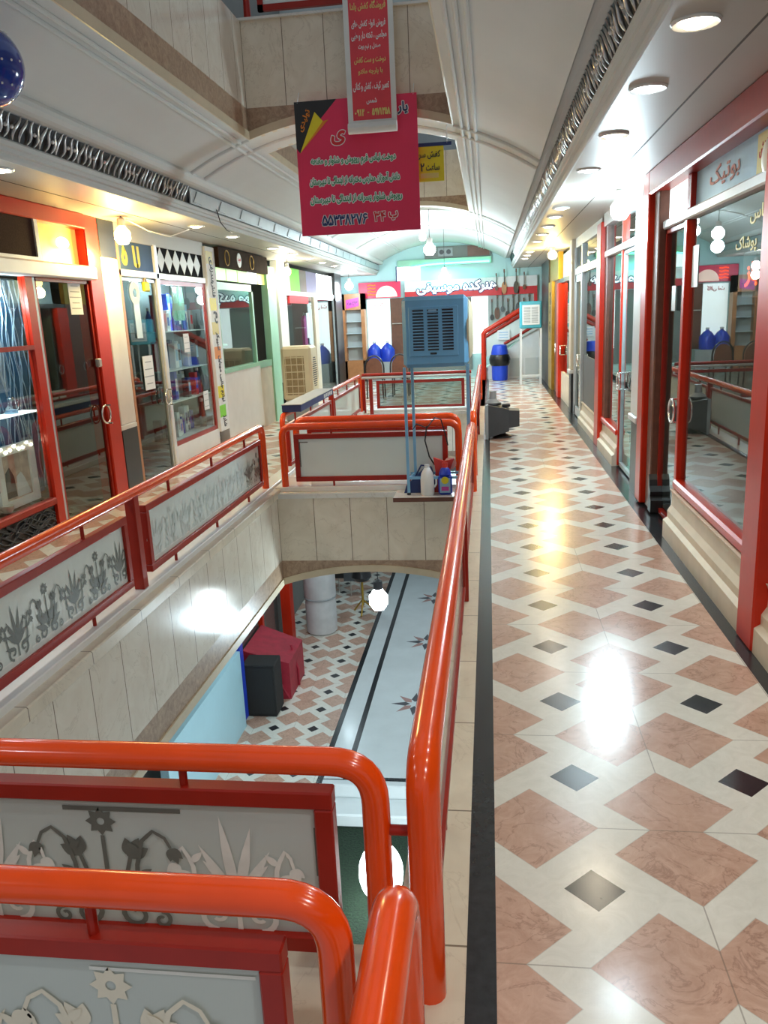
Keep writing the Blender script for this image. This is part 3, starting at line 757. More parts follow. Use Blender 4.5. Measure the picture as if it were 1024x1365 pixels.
def deco_far(k, s0, s1, z0, z1, axis, fixed, face, fr):
    q = [[(s0 + 0.05, z0 + 0.10), (s0 + 0.06, z0 + 0.10), (s0 + 0.06, z1 - 0.03), (s0 + 0.05, z1 - 0.03)], [(s0 + 0.05, z1 - 0.04), (s0 + 0.14, z1 - 0.04), (s0 + 0.14, z1 - 0.03), (s0 + 0.05, z1 - 0.03)]]
    etch(q, axis, fixed, face, 'etch_dark', fr, 'etched_border')
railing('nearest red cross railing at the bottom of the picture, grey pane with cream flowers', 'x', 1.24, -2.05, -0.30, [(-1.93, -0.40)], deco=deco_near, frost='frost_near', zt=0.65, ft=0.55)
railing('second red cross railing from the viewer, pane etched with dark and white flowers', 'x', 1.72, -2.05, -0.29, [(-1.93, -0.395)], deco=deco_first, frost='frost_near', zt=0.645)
r2 = railing('long red railing running away beside the tiled walkway on the right of the first opening', 'y', -0.17, 1.70, 7.62, [(1.95, 4.48), (4.72, 7.40)], posts=(4.6,), r=0.042, deco=None, rb=0.10, zt=0.645, fw=0.018)
MB().tube([(-0.29, 1.72, 0.46), (-0.17, 1.72, 0.46)], 0.014, 10).build('connecting_tube', 'red_frame', r2, 40)
railing('short end of a red railing in the bottom middle, curving down before the viewer', 'y', -0.185, -2.2, 1.30, [(-2.0, 1.05)], r=0.042, rb=0.12, zt=0.645, ends=(False, True), fw=0.018)
railing('long red railing on the left walkway edge, panes etched with dark flowers', 'y', -2.22, 1.35, 7.60, [(1.50, 4.48), (4.76, 7.46)], posts=(4.62,), z0=0.07, zt=0.685, face=1, deco=deco_left, r=0.034, ft=0.58, fb=0.13)
railing('red cross railing on the far bridge, facing the viewer behind the blue cooler legs', 'x', 7.76, -2.06, -0.30, [(-1.94, -0.41)], deco=deco_far, r=0.034, ft=0.58, z0=0.05)
railing('red cross railing on the far side of the bridge, partly hidden by its twin', 'x', 8.20, -2.02, -0.32, [(-1.90, -0.43)], r=0.034, ft=0.58, zt=0.665, z0=0.05)
railing('red railing along the left edge of the second opening, behind the long carton', 'y', -2.22, 8.42, 13.85, [(8.6, 11.1), (11.35, 13.7)], posts=(11.22,), z0=0.07, zt=0.685, r=0.03, face=1)
railing('red railing along the right edge of the second opening, far down the walkway', 'y', -0.17, 8.40, 15.9, [(8.6, 11.2), (11.4, 15.7)], posts=(11.3,), r=0.038, zt=0.645, fw=0.018)
T = thing('railing', 'steel topped railing with dark glass at the far end of the second opening', 'railing', (-1.2, 13.98, 0))
B(-2.2, -0.3, 13.92, 14.04, 0.62, 0.655, 0.008).build('top_board', 'steel', T)
MB().tube([(-2.2, 13.98, 0.685), (-0.3, 13.98, 0.685)], 0.028, 12).build('handrail', 'red_frame', T, 40)
for x in (-2.18, -2.05, -0.34): B(x - 0.03, x + 0.03, 13.95, 14.01, 0, 0.62).build('post', 'red_frame', T)
m = MB(); m.box(-1.95, -0.42, 13.955, 14.0, 0.53, 0.58).box(-1.95, -0.42, 13.955, 14.0, 0.10, 0.14).box(-1.95, -1.90, 13.956, 13.999, 0.1, 0.58).box(-0.47, -0.42, 13.956, 13.999, 0.1, 0.58)
fr = m.build('panel_frame', 'red_frame', T); B(-1.90, -0.47, 13.97, 13.98, 0.14, 0.53).build('dark_pane', 'glass_dark', fr)
# railing of the floor above, just seen over the beam
T = thing('railing', 'dark red railing of the floor above, at the very top of the picture', 'railing', (-1.2, 7.72, 4.25))
MB().tube([(-2.08, 7.74, 4.26), (-2.08, 7.74, 4.95), (-0.3, 7.74, 4.95), (-0.3, 7.74, 4.26)], 0.035, 12).build('handrail', 'red_frame', T, 40)
m = MB().box(-1.98, -0.4, 7.72, 7.76, 4.34, 4.39).box(-1.98, -0.4, 7.72, 7.76, 4.80, 4.85).box(-1.98, -1.93, 7.72, 7.76, 4.34, 4.85).box(-.45, -.4, 7.72, 7.76, 4.34, 4.85)
fr = m.build('panel_frame', 'red_frame', T); B(-1.93, -0.45, 7.735, 7.745, 4.39, 4.80).build('frosted_pane', 'frost', fr)
struct('trim_60', MB().box(VL - 0.05, VR + 0.05, 7.62, 7.9, 4.25, 4.27), 'cap')

# ================================================================== LIGHTS IN THE CEILING
def downlight(x, y, col, mat, label, z=SOF, power=None, group=None):
    if y < 1.3 and power is None: power = DOWNLIGHT_W * 2.6  # unseen lamps near the viewer, boosted to brighten the close railing panes
    T = thing('downlight', label, 'ceiling light', (x, y, z), group)
    MB().lathe([(0.066, -0.004), (0.085, -0.012), (0.092, -0.004), (0.092, 0.0)], (x, y, z), 20, caps=False).build('trim_ring', 'white_metal', T, 40)
    MB().lathe([(0.0, -0.020), (0.04, -0.018), (0.066, -0.004)], (x, y, z), 20, caps=False).build('bulb', mat, T, 60)
    lamp('light', 'SPOT', (x, y, z - 0.03), power or DOWNLIGHT_W, col, T, 0.05, 150, blend=0.8)
    return T
RL = [(-1.1, WARM), (0.3, NEUTRAL), (1.4, WARM), (2.4, COOL), (3.43, WARM), (4.35, COOL), (5.43, WARM), (6.69, COOL), (9.08, NEUTRAL), (9.9, WARM), (11.0, WARM), (12.1, WARM), (13.3, WARM), (15.6, NEUTRAL), (16.6, NEUTRAL), (17.6, NEUTRAL)]
nm = 0
for y, c in RL:
    if y < 3: lab = 'unseen recessed downlight in the right soffit above and behind the viewer, number %s' % ORD[nm]
    else: lab = '%s %s recessed downlight from the viewer in the right soffit' % (ORD[nm - 4], 'bluish' if c is COOL else 'warm' if c is WARM else 'white')
    downlight(0.775, y, c, 'bulb_cool' if c is COOL else 'bulb_warm', lab); nm += 1
LL = [(-0.6, NEUTRAL), (1.0, NEUTRAL), (2.6, NEUTRAL), (3.9, NEUTRAL), (5.1, WARM), (8.66, NEUTRAL), (9.91, WARM), (11.8, WARM), (13.0, WARM), (14.2, NEUTRAL), (15.4, NEUTRAL), (16.6, NEUTRAL), (17.8, NEUTRAL), (19.0, NEUTRAL)]
for k, (y, c) in enumerate(LL):
    lab = ('unseen recessed downlight in the left soffit nearer than the picture edge, number %s' % ORD[k]) if k < 4 else '%s recessed downlight from the left edge in the left soffit' % ORD[k - 4]
    downlight(-3.06, y, c, 'bulb_warm', lab)
def spiral_bulb(x, y, z, mat, col, power, label, cord_top=None, r=0.05, h=0.13, holder='white_metal', name='light_bulb'):
    T = thing(name, label, 'light bulb', (x, y, z))
    m = MB().lathe([(0.0, -h * 0.5), (r * 0.6, -h * 0.46), (r, -h * 0.2), (r, h * 0.15), (r * 0.55, h * 0.42), (r * 0.35, h * 0.5)], (x, y, z), 16, caps=False)
    m.build('globe', mat, T, 60)
    MB().lathe([(r * 0.36, h * 0.45), (r * 0.5, h * 0.5), (r * 0.5, h * 0.85), (r * 0.2, h * 0.95)], (x, y, z), 14).build('socket', holder, T, 40)
    if cord_top: MB().tube([(x, y, z + h * 0.9), (x, y, cord_top)], 0.005, 6).build('cord', 'black', T)
    lamp('light', 'POINT', (x, y, z - h * 0.55 - 0.10), power, col, T, 0.10)
    return T
spiral_bulb(-1.2, 8.0, -1.25, 'bulb_cool', COOL, 75, 'glowing white bulb hanging under the bridge, over the lower floor', -0.82, 0.10, 0.24, 'black')
spiral_bulb(1.20, 7.92, 2.53, 'bulb_cool', COOL, 115, 'blazing white bulb beside the white pilaster on the right', 2.70, 0.085, 0.19)
spiral_bulb(1.12, 14.8, 2.57, 'bulb_yellow', YELLOW, 85, 'yellow globe bulb under the right soffit near the golden pillar', 2.70, 0.08, 0.15)
spiral_bulb(-3.40, 7.57, 2.53, 'bulb_yellow', YELLOW, 65, 'glaring yellow bulb above the white pilaster on the left', 2.70, 0.075, 0.17)
spiral_bulb(-3.45, 14.2, 2.50, 'bulb_yellow', WARM, 40, 'yellow bulb atop the white pilaster beside the green pillar', 2.70, 0.06, 0.15)
spiral_bulb(-3.40, 20.3, 2.42, 'bulb_cool', COOL, 45, 'white globe bulb above the wooden cabinet at the far left', 2.70, 0.10, 0.2)
spiral_bulb(-0.98, 14.4, 2.75, 'bulb_cool', COOL, 120, 'upper white globe bulb hanging in the middle of the hall', 3.4, 0.10, 0.2)
spiral_bulb(-0.92, 18.0, 2.42, 'bulb_cool', COOL, 150, 'lower white globe bulb hanging before the music shop sign', 3.4, 0.12, 0.22)
spiral_bulb(-1.32, 17.4, 3.22, 'bulb_cool', COOL, 60, 'small white bulb added for the glare on the vault beyond the red banner', 3.4, 0.07, 0.16)  # bulb added where glare shows on the vault

# ================================================================== RIGHT SHOPS
def ring_handle(y, z, x, parent, R=0.085):
    MB().torus((x, y, z), R, 0.010, 'X').tube([(x, y, z + R), (x + 0.05, y, z + R)], 0.008, 8).tube([(x, y, z - R), (x + 0.05, y, z - R)], 0.008, 8).build('ring_handle', 'chrome', parent, 60)
def door(T, xf, sgn, y0, y1, zt, mat, pane='glass', hy=None, hz=0.92, w=0.045):
    """glazed door in the plane x = xf"""
    m = MB().box(xf - 0.02, xf + 0.02, y0, y0 + w, 0.02, zt).box(xf - 0.02, xf + 0.02, y1 - w, y1, 0.02, zt).box(xf - 0.02, xf + 0.02, y0, y1, zt - w, zt).box(xf - 0.02, xf + 0.02, y0, y1, 0.02, 0.02 + w * 1.3)
    d = m.build('door', mat, T)
    B(xf - 0.004, xf + 0.004, y0 + w, y1 - w, 0.02 + w, zt - w).build('door_pane', pane, d)
    if hy is not None: ring_handle(hy, hz, xf + sgn * 0.06, d)
    return d
# shop A: red frame nearest on the right
T = thing('shopfront', 'red framed shopfront nearest on the right, wide display window and glass door', 'shopfront', (XR, 5.4, 0))
B(1.26, 1.41, 3.86, 4.10, 0.0, SOF, 0.01).build('near_post', 'red_post', T)
B(1.27, 1.41, 6.95, 7.17, 0.02, SOF, 0.01).build('far_post', 'red_post', T)
B(1.31, 1.41, 6.72, 6.90, 0.02, SOF, 0.01).build('door_jamb', 'wood_brown', T)
B(1.27, 1.45, 4.10, 6.95, 2.52, SOF, 0.01).build('header', 'red_frame', T)
B(1.34, 1.42, 4.10, 6.72, 2.235, 2.30, 0.01).build('transom_bar', 'white_metal', T)
B(1.35, 1.41, 5.98, 6.05, 0.03, 2.235, 0.005).build('mullion', 'red_post', T)
B(1.35, 1.41, 5.90, 6.0, 2.30, 2.52, 0.005).build('transom_mullion', 'red_frame', T)
B(1.33, 1.42, 4.10, 6.0, 0.36, 0.43, 0.015).build('window_sill', 'red_post', T)
m = MB(); prof = [(1.27, 0), (1.27, 0.13), (1.30, 0.15), (1.30, 0.20), (1.325, 0.24), (1.33, 0.32), (1.31, 0.36), (1.45, 0.36), (1.45, 0)]
m.prism(prof, (0, 4.10, 0), (1, 0, 0), (0, 0, 1), (0, 1.88, 0)).build('plinth', 'cream_base', T)
m = MB().prism(prof, (0, 2.2, 0), (1, 0, 0), (0, 0, 1), (0, 1.66, 0)).build('near_plinth', 'cream_base', T)
B(1.385, 1.393, 4.10, 5.98, 0.43, 2.235).build('display_pane', 'glass', T)
tp = B(1.385, 1.393, 4.10, 5.90, 2.30, 2.52).build('transom_pane', 'sky_print', T)
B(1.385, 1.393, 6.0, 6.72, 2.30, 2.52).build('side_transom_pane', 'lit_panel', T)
B(1.385, 1.393, 2.3, 3.86, 0.43, 2.235).build('near_display_pane', 'glass', T)
door(T, 1.385, -1, 6.06, 6.71, 2.23, 'red_frame', 'glass', 6.10, 0.92, 0.03)
for y, s in ((7.17, 1), (6.72, -1)):     # carved black feet
    MB().prism([(0, 0), (s * 0.11, 0), (s * 0.11, 0.10), (s * 0.07, 0.13), (s * 0.085, 0.17), (s * 0.04, 0.21), (s * 0.03, 0.26), (0, 0.30)], (1.30, y, 0.02), (0, 1, 0), (0, 0, 1), (0.1, 0, 0)).build('carved_foot', 'black', T)
lettering('بوتیک', (1.384, 5.25, 2.42), RY, RUP, 0.62, 0.13, 'pink_cloth', tp, 0.02)
s_ = B(1.375, 1.384, 4.42, 4.62, 2.30, 2.50).build('gold_sticker', 'gold_print', T); lettering('کفش', (1.374, 4.52, 2.42), RY, RUP, 0.12, 0.08, 'red_print', s_, 0.01)
MB().ball((1.36, 4.38, 2.36), 0.03, 0.07, 0.09).build('round_emblem', 'cream_base', T, 60)
lettering('لباس', (1.3845, 4.55, 2.12), RY, RUP, 0.30, 0.09, 'gold_print', T, 0.015)
lettering('پوشاک', (1.3845, 4.75, 1.98), RY, RUP, 0.36, 0.09, 'gold_print', T, 0.015)
def paper(x, y, z, w, h, sgn, label, lines=4, mat='paper', name='notice'):
    """notice taped to a pane in a plane x = const; sgn is the side it faces"""
    o = B(x, x + sgn * 0.002, y - w / 2, y + w / 2, z - h / 2, z + h / 2).build(name, mat); tag(o, label, 'notice'); ROOT[o.name] = Vector((0, 0, 0))
    m = MB()
    for i in range(lines):
        zz = z + h * (0.32 - 0.64 * i / max(lines - 1, 1)); ww = w * (0.30 + 0.08 * ((i * 7) % 3))
        m.box(x + sgn * 0.002, x + sgn * 0.003, y - ww, y + ww, zz - h * 0.014, zz + h * 0.014)
    if lines: m.build('printed_lines', 'crt_light', o)
    return o
paper(1.383, 5.83, 1.92, 0.16, 0.27, -1, 'pale notice on the right display window beside the red mullion', 0, 'clear_ice')
paper(1.363, 6.35, 1.72, 0.12, 0.18, -1, 'pale notice on the glass door of the nearest right shop', 0, 'clear_ice')
# red LED sign and stock inside shop A
o = thing('led_sign', 'glowing red sign inside the nearest right display window', 'sign', (1.6, 5.3, 1.80)); B(1.62, 1.68, 5.05, 5.6, 1.70, 1.98, 0.01).build('housing', 'grey_dark', o); lettering('باز', (1.618, 5.4, 1.84), RY, RUP, 0.26, 0.15, 'led_red', o, 0.03, name='glowing_letters')
o = thing('display_cabinet', 'pale grey cabinet inside the nearest right shop', 'cabinet', (2.6, 5.1, 0)); B(2.4, 2.9, 4.5, 5.7, 0, 1.6, 0.01).build('body', 'room_light', o); m = MB()
for z in (0.5, 1.0, 1.5): m.box(2.39, 2.4, 4.55, 5.65, z - 0.01, z + 0.01)
m.build('shelf_edge', 'white_metal', o)
# pilaster with white shaft and black foot
def pilaster(x0, x1, y0, y1, label, zb=0.72, top=SOF, black_top=False, shaft='white_tile'):
    T = thing('pilaster', label, 'column', ((x0 + x1) / 2, (y0 + y1) / 2, 0))
    B(x0, x1, y0, y1, zb, 2.35, 0.008).build('shaft', shaft, T)
    B(x0 + 0.01, x1, y0 - 0.0, y1, 0.0, zb - 0.05).build('granite_base', 'black', T)
    B(x0 - 0.02, x1, y0 - 0.015, y1 + 0.015, zb - 0.06, zb, 0.01).build('base_moulding', 'white_metal', T)
    xa, xb = (x0, x1)
    B(x0, x1, y0 - 0.0, y1, 2.35, top, 0.008).build('capital', 'black' if black_top else shaft, T)
    return T
pilaster(1.29, 1.42, 7.28, 7.62, 'white pilaster on a black base beside the blazing bulb on the right')
# shop B
T = thing('shopfront', 'red framed shopfront beyond the white pilaster on the right', 'shopfront', (XR, 8.9, 0))
B(1.30, 1.42, 9.95, 10.30, 0.0, 2.62, 0.01).build('far_post', 'red_post', T)
B(1.33, 1.42, 7.63, 9.95, 2.56, SOF).build('header', 'white_metal', T)
B(1.34, 1.42, 7.63, 9.95, 2.22, 2.29, 0.008).build('transom_bar', 'white_metal', T)
B(1.35, 1.41, 8.70, 8.75, 0.02, 2.56).build('mullion', 'red_post', T)
B(1.35, 1.41, 9.75, 9.95, 0.3, 2.56).build('side_frame', 'wood_brown', T)
B(1.33, 1.42, 8.75, 9.95, 0.33, 0.39, 0.01).build('window_sill', 'red_post', T)
MB().prism(prof, (0.03, 8.75, -0.02), (1, 0, 0), (0, 0, 1), (0, 1.2, 0)).build('plinth', 'cream_base', T)
B(1.385, 1.393, 8.75, 9.75, 0.39, 2.22).build('display_pane', 'glass', T)
B(1.385, 1.393, 7.63, 9.75, 2.29, 2.56).build('transom_pane', 'glass', T)
door(T, 1.385, -1, 7.64, 8.69, 2.21, 'grey_metal', 'glass', 8.60, 0.92, 0.03)
# shop C grey
T = thing('shopfront', 'grey framed shopfront with white transom in the middle of the right side', 'shopfront', (XR, 11.8, 0))
B(1.36, 1.42, 10.32, 13.3, 2.56, SOF).build('header', 'white_metal', T)
B(1.35, 1.42, 10.32, 13.3, 2.16, 2.25).build('transom_bar', 'white_metal', T)
for y in (10.32, 12.25, 13.2): B(1.345, 1.42, y, y + 0.1, 0, 2.56).build('mullion', 'grey_metal', T)
MB().prism(prof, (0.04, 10.42, -0.05), (1, 0, 0), (0, 0, 1), (0, 1.83, 0)).build('plinth', 'cream_base', T)
B(1.385, 1.393, 10.42, 12.25, 1.0, 2.16).build('display_pane', 'glass', T)
B(1.38, 1.395, 10.42, 12.25, 0.31, 1.0).build('lower_panel', 'grey_dark', T)
B(1.385, 1.393, 10.42, 13.2, 2.25, 2.56).build('transom_pane', 'glass', T)
door(T, 1.375, -1, 12.36, 13.19, 2.15, 'grey_metal', 'glass', 12.45, 0.90, 0.10)
pilaster(1.30, 1.42, 13.32, 13.62, 'cream pilaster between the grey shopfront and the last red one', 0.7, shaft='cream_base')
# shops D, E at the far right
T = thing('shopfront', 'small red shopfront far down the right side before the golden pillar', 'shopfront', (XR, 14.8, 0))
B(1.30, 1.42, 15.7, 16.1, 0, 2.12, 0.01).build('far_post', 'red_post', T)
B(1.35, 1.42, 13.62, 16.1, 2.12, 2.2).build('transom_bar', 'black', T)
B(1.385, 1.393, 13.65, 15.7, 2.2, 2.62).build('transom_pane', 'sky_print', T)
B(1.385, 1.393, 13.65, 15.7, 0.5, 2.12).build('display_pane', 'glass', T)
B(1.36, 1.42, 13.62, 15.7, 0, 0.5).build('plinth', 'cream_base', T)
ring_handle(15.6, 0.9, 1.33, T)
T = thing('shopfront', 'last shopfront on the right with brown door beside the golden pillar', 'shopfront', (XR, 17.2, 0))
B(1.33, 1.42, 16.1, 18.2, 2.2, SOF).build('header', 'gold', T)
B(1.36, 1.40, 16.15, 17.3, 0, 2.2).build('door', 'wood_brown', T)
ring_handle(16.6, 0.9, 1.32, T)
B(1.30, 1.42, 17.3, 18.2, 0, 2.2).build('golden_pillar', 'gold', T)
lettering('پوشاک', (1.298, 17.75, 1.5), (0, 0, 1), (0, 1, 0), 1.0, 0.3, 'ink', T, 0.03)
B(1.30, 1.42, 18.2, 20.5, 0, SOF).build('dark_return', 'black', T)

# ================================================================== LEFT SHOPS
# shop A
T = thing('shopfront', 'red framed shopfront at the left edge with brown blind above its glass door', 'shopfront', (XL, 6.2, 0))
B(XL - 0.12, XL + 0.04, 7.26, 7.52, 0.0, SOF, 0.01).build('far_post', 'red_post', T)
B(XL - 0.12, XL + 0.06, 3.4, 7.26, 2.57, SOF, 0.01).build('header', 'red_post', T)
B(XL - 0.02, XL + 0.10, 3.4, 7.30, 2.12, 2.245, 0.015).build('shutter_box', 'white_metal', T)
bl = B(XL + 0.02, XL + 0.035, 3.4, 6.42, 2.27, 2.66).build('roller_blind', 'blind', T)
m = MB().box(XL + 0.01, XL + 0.05, 6.40, 6.45, 2.245, 2.69).box(XL + 0.01, XL + 0.05, 3.4, 6.4, 2.245, 2.275).box(XL + 0.01, XL + 0.05, 3.4, 6.4, 2.655, 2.69)
m.build('blind_frame', 'white_metal', T)
B(XL - 0.06, XL - 0.05, 6.45, 7.26, 2.24, 2.57).build('yellow_lit_transom', 'yellow_lit_glass', T)
MB().ball((XL - 0.02, 6.95, 2.43), 0.03, 0.10, 0.05).build('transom_glow', 'bulb_yellow', T, 60)  # added glowing body for the bright spot in the transom
B(XL - 0.03, XL + 0.03, 6.18, 6.29, 0.0, 2.12).build('mullion', 'red_post', T)
B(XL - 0.03, XL + 0.03, 6.29, 6.32, 0.02, 2.12).build('door_stile', 'grey_metal', T)
B(XL - 0.03, XL + 0.04, 3.4, 6.18, 0.27, 0.33, 0.01).build('window_sill', 'red_frame', T)
B(XL - 0.02, XL + 0.03, 3.4, 6.18, 1.55, 1.585).build('glazing_bar', 'red_frame', T)
B(XL - 0.004, XL + 0.004, 3.4, 6.18, 0.33, 2.12).build('display_pane', 'glass', T)
B(XL - 0.03, XL + 0.0, 3.4, 6.18, 0.0, 0.27).build('lower_panel', 'black', T)
d = door(T, XL, 1, 6.33, 7.25, 2.12, 'red_frame', 'glass_dark', 7.20, 0.90, 0.03)
B(XL + 0.02, XL + 0.06, 7.18, 7.25, 1.34, 1.42, 0.01).build('padlock', 'steel', d)
paper(XL + 0.006, 7.0, 1.97, 0.22, 0.30, 1, 'white printed notice at the top of the left glass door', 5)
paper(XL - 0.9, 6.75, 1.55, 0.14, 0.2, 1, 'small grey notice inside the left glass door', 0, 'clear_ice')
# window display of shop A
m = MB(); m2 = MB()
for i in range(58):
    y = 4.5 + 1.90 * i / 57 + random.uniform(-.01, .01); ph = random.uniform(0, 6); x = XL - 0.17 - 0.04 * random.random()
    P = [(x, y + 0.022 * sin(ph + z * 22) + 0.01 * sin(z * 7 + ph), 0.38 + 1.72 * z / 1.0) for z in [k / 40 for k in range(41)]]
    m.tube(P, 0.0045, 5)
tag(m.build('strand_curtain', 'rope'), 'curtain of wavy silver strands in the left display window', 'curtain', kind='stuff')
tag(B(XL - 0.25, XL - 0.23, 3.7, 6.46, 0.33, 2.12).build('backing_panel', 'blue_panel'), 'deep blue backing panel behind the wavy silver strands', 'panel')
m = MB()
for i in range(70):
    y = random.uniform(4.2, 6.15); z = random.uniform(0.03, 0.25)
    P = [(XL + 0.012 + 0.01 * random.random(), y + 0.5 * f, max(0.01, min(0.26, z + 0.05 * sin(6 * f + i)))) for f in [k / 8 for k in range(9)] if y + 0.5 * f < 6.17]
    if len(P) > 2: m.tube(P, 0.006, 5)
tag(m.build('dried_twigs', 'rope_dark'), 'tangle of dark dried twigs below the left display window', 'twigs', kind='stuff')
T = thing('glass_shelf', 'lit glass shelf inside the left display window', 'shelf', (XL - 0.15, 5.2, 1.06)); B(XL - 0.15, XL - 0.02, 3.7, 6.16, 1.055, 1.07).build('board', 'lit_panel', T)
T = thing('crystal_ball', 'clear crystal ball on the lit glass shelf in the left window', 'ornament', (XL - 0.14, 5.95, 1.07)); MB().ball((XL - 0.09, 5.92, 1.14), 0.065).build('ball', 'crystal', T, 60); MB().lathe([(0.05, 0), (0.05, 0.015), (0.03, 0.03)], (XL - 0.09, 5.92, 1.07)).build('stand', 'sky_print', T, 40)
T = thing('window_lamp', 'small glowing white spot lamp at the top of the left display window', 'lamp', (XL - 0.12, 6.0, 2.1)); MB().lathe([(0.05, 0), (0.05, -0.06), (0.02, -0.08)], (XL - 0.12, 6.0, 2.1)).build('housing', 'white_metal', T, 40); MB().ball((XL - 0.12, 6.0, 2.0), 0.045).build('bulb', 'bulb_cool', T, 60); lamp('light', 'POINT', (XL - 0.07, 5.95, 1.92), 16, COOL, T, 0.04)
T = thing('photo_frame', 'white picture frame with a wedding portrait in the left window', 'picture frame', (XL - 0.1, 5.86, 0.33))
m = MB(); fx = XL - 0.10
m.box(fx - 0.02, fx + 0.02, 5.60, 6.14, 0.335, 0.40).box(fx - 0.02, fx + 0.02, 5.60, 6.14, 0.76, 0.83).box(fx - 0.02, fx + 0.02, 5.60, 5.68, 0.40, 0.76).box(fx - 0.02, fx + 0.02, 6.06, 6.14, 0.40, 0.76)
m.build('frame', 'white_metal', T); ph = B(fx - 0.012, fx + 0.002, 5.68, 6.06, 0.40, 0.76).build('portrait', 'skin_photo', T)
MB().prism([(5.70, 0.42), (5.84, 0.42), (5.83, 0.58), (5.78, 0.66), (5.72, 0.62)], (fx + 0.002, 0, 0), (0, 1, 0), (0, 0, 1), (0.002, 0, 0)).build('dark_suit', 'black', ph)
MB().prism([(5.84, 0.41), (6.04, 0.41), (5.97, 0.55), (5.93, 0.60), (5.86, 0.57)], (fx + 0.002, 0, 0), (0, 1, 0), (0, 0, 1), (0.002, 0, 0)).build('white_dress', 'white_cloth', ph)
m = MB()
for k in range(9): m.ball((fx + 0.025, 5.62 + 0.06 * k, 0.80 + 0.02 * sin(k * 2)), 0.011, n=8, m=6)
m.build('fairy_light', 'bulb_warm', T)
T = thing('trinket_dish', 'small silver trinket dish before the picture frame', 'dish', (XL - 0.02, 5.85, 0.33)); MB().lathe([(0.03, 0), (0.05, 0.03), (0.055, 0.06), (0.05, 0.06)], (XL - 0.06, 5.62, 0.33)).build('bowl', 'steel', T, 40)
T = thing('white_card', 'tall white folded card at the left edge of the display window', 'card', (XL - 0.1, 5.45, 0.33)); B(XL - 0.12, XL - 0.1, 5.28, 5.58, 0.33, 0.88).build('sheet', 'paper', T)
pilaster(XL - 0.1, XL + 0.03, 7.55, 7.90, 'white tiled pilaster with black top on the left below the yellow bulb', 0.74, black_top=True)
# shop B: phone accessories
T = thing('shopfront', 'white framed phone accessory shopfront on the left with diamond patterned transom', 'shopfront', (XL, 9.2, 0))
B(XL - 0.05, XL + 0.02, 7.90, 10.46, 2.54, SOF).build('header', 'soffit', T)
B(XL - 0.05, XL + 0.03, 7.90, 10.46, 2.19, 2.26, 0.008).build('transom_bar', 'white_metal', T)
B(XL - 0.05, XL + 0.03, 8.84, 8.92, 0.0, 2.56, 0.008).build('mullion', 'white_metal', T)
B(XL - 0.05, XL + 0.03, 7.90, 7.95, 0, 2.56).build('side_frame', 'orange_wood', T)
tp = B(XL - 0.01, XL, 7.95, 8.84, 2.26, 2.55).build('blue_transom', 'matte_blue', T)
lettering('ه', (XL + 0.001, 8.13, 2.40), LY, RUP, 0.14, 0.20, 'yellow', tp, 0.04); lettering('لا', (XL + 0.001, 8.42, 2.40), LY, RUP, 0.17, 0.22, 'yellow', tp, 0.04)
tp = B(XL - 0.01, XL, 8.92, 10.44, 2.26, 2.55).build('black_transom', 'matte_black', T); m = MB()
for k in range(6):
    c = 9.07 + 0.235 * k; m.prism([(c - 0.118, 2.41), (c, 2.275), (c + 0.118, 2.41), (c, 2.545)], (XL, 0, 0), (0, 1, 0), (0, 0, 1), (0.003, 0, 0))
m.build('diamond_pattern', 'banner_white', tp)
m = MB().box(XL - 0.02, XL + 0.01, 8.92, 10.44, 2.14, 2.19).box(XL - 0.02, XL + 0.01, 8.92, 10.44, 0.30, 0.35).box(XL - 0.02, XL + 0.01, 8.92, 8.96, 0.35, 2.14).box(XL - 0.02, XL + 0.01, 10.38, 10.44, 0.35, 2.14); m.build('red_border', 'red_frame', T)
B(XL - 0.004, XL + 0.002, 8.96, 10.38, 0.35, 2.14).build('display_pane', 'glass', T)
B(XL - 0.04, XL + 0.02, 8.92, 10.46, 0.0, 0.30).build('lower_panel', 'white_tile', T)
door(T, XL - 0.01, 1, 7.96, 8.83, 2.18, 'grey_metal', 'glass_dark', 8.76, 0.90, 0.03)
m = MB()
SH = [1.62, 1.17, 0.80]
for z in SH: m.box(XL - 0.42, XL - 0.03, 8.95, 10.38, z - 0.012, z)
m.box(XL - 0.42, XL - 0.03, 8.95, 10.38, 0.33, 0.35); m.build('shelf', 'clear_ice', T)
B(XL - 0.50, XL - 0.46, 8.95, 10.40, 0.3, 2.2).build('back_panel', 'room_light', T)
lamp('light', 'POINT', (XL - 0.08, 9.6, 2.1), 55, COOL, T, 0.1)  # added light without a fixture, brightens the goods
paper(XL + 0.006, 8.40, 1.20, 0.26, 0.36, 1, 'white notice taped to the left door beside the phone display', 4)
paper(XL + 0.006, 8.28, 1.78, 0.14, 0.42, 1, 'tall pale portrait poster on the left door below a round sticker', 0, 'clear_ice', 'poster')
o = MB().lathe([(0.12, 0), (0.12, 0.004), (0.05, 0.005), (0.05, 0.0)], (XL + 0.004, 8.27, 2.03), 24, 'X', False).build('round_sticker', 'paper'); tag(o, 'white ring shaped sticker at the top of the left door', 'sticker')
o = thing('toy_figure', 'small yellow toy figure hung at the top of the left door', 'ornament', (XL + 0.02, 8.52, 2.12)); B(XL + 0.005, XL + 0.04, 8.46, 8.60, 2.05, 2.15, 0.015).build('body', 'yellow', o); MB().torus((XL + 0.02, 8.53, 2.16), 0.03, 0.008, 'X', 14, 6).build('loop', 'gold', o)
paper(XL + 0.006, 9.60, 1.47, 0.18, 0.22, 1, 'white card taped to the phone display, upper shelf height', 3)
paper(XL + 0.006, 10.10, 0.72, 0.18, 0.24, 1, 'white card taped to the phone display, lower right corner', 3)
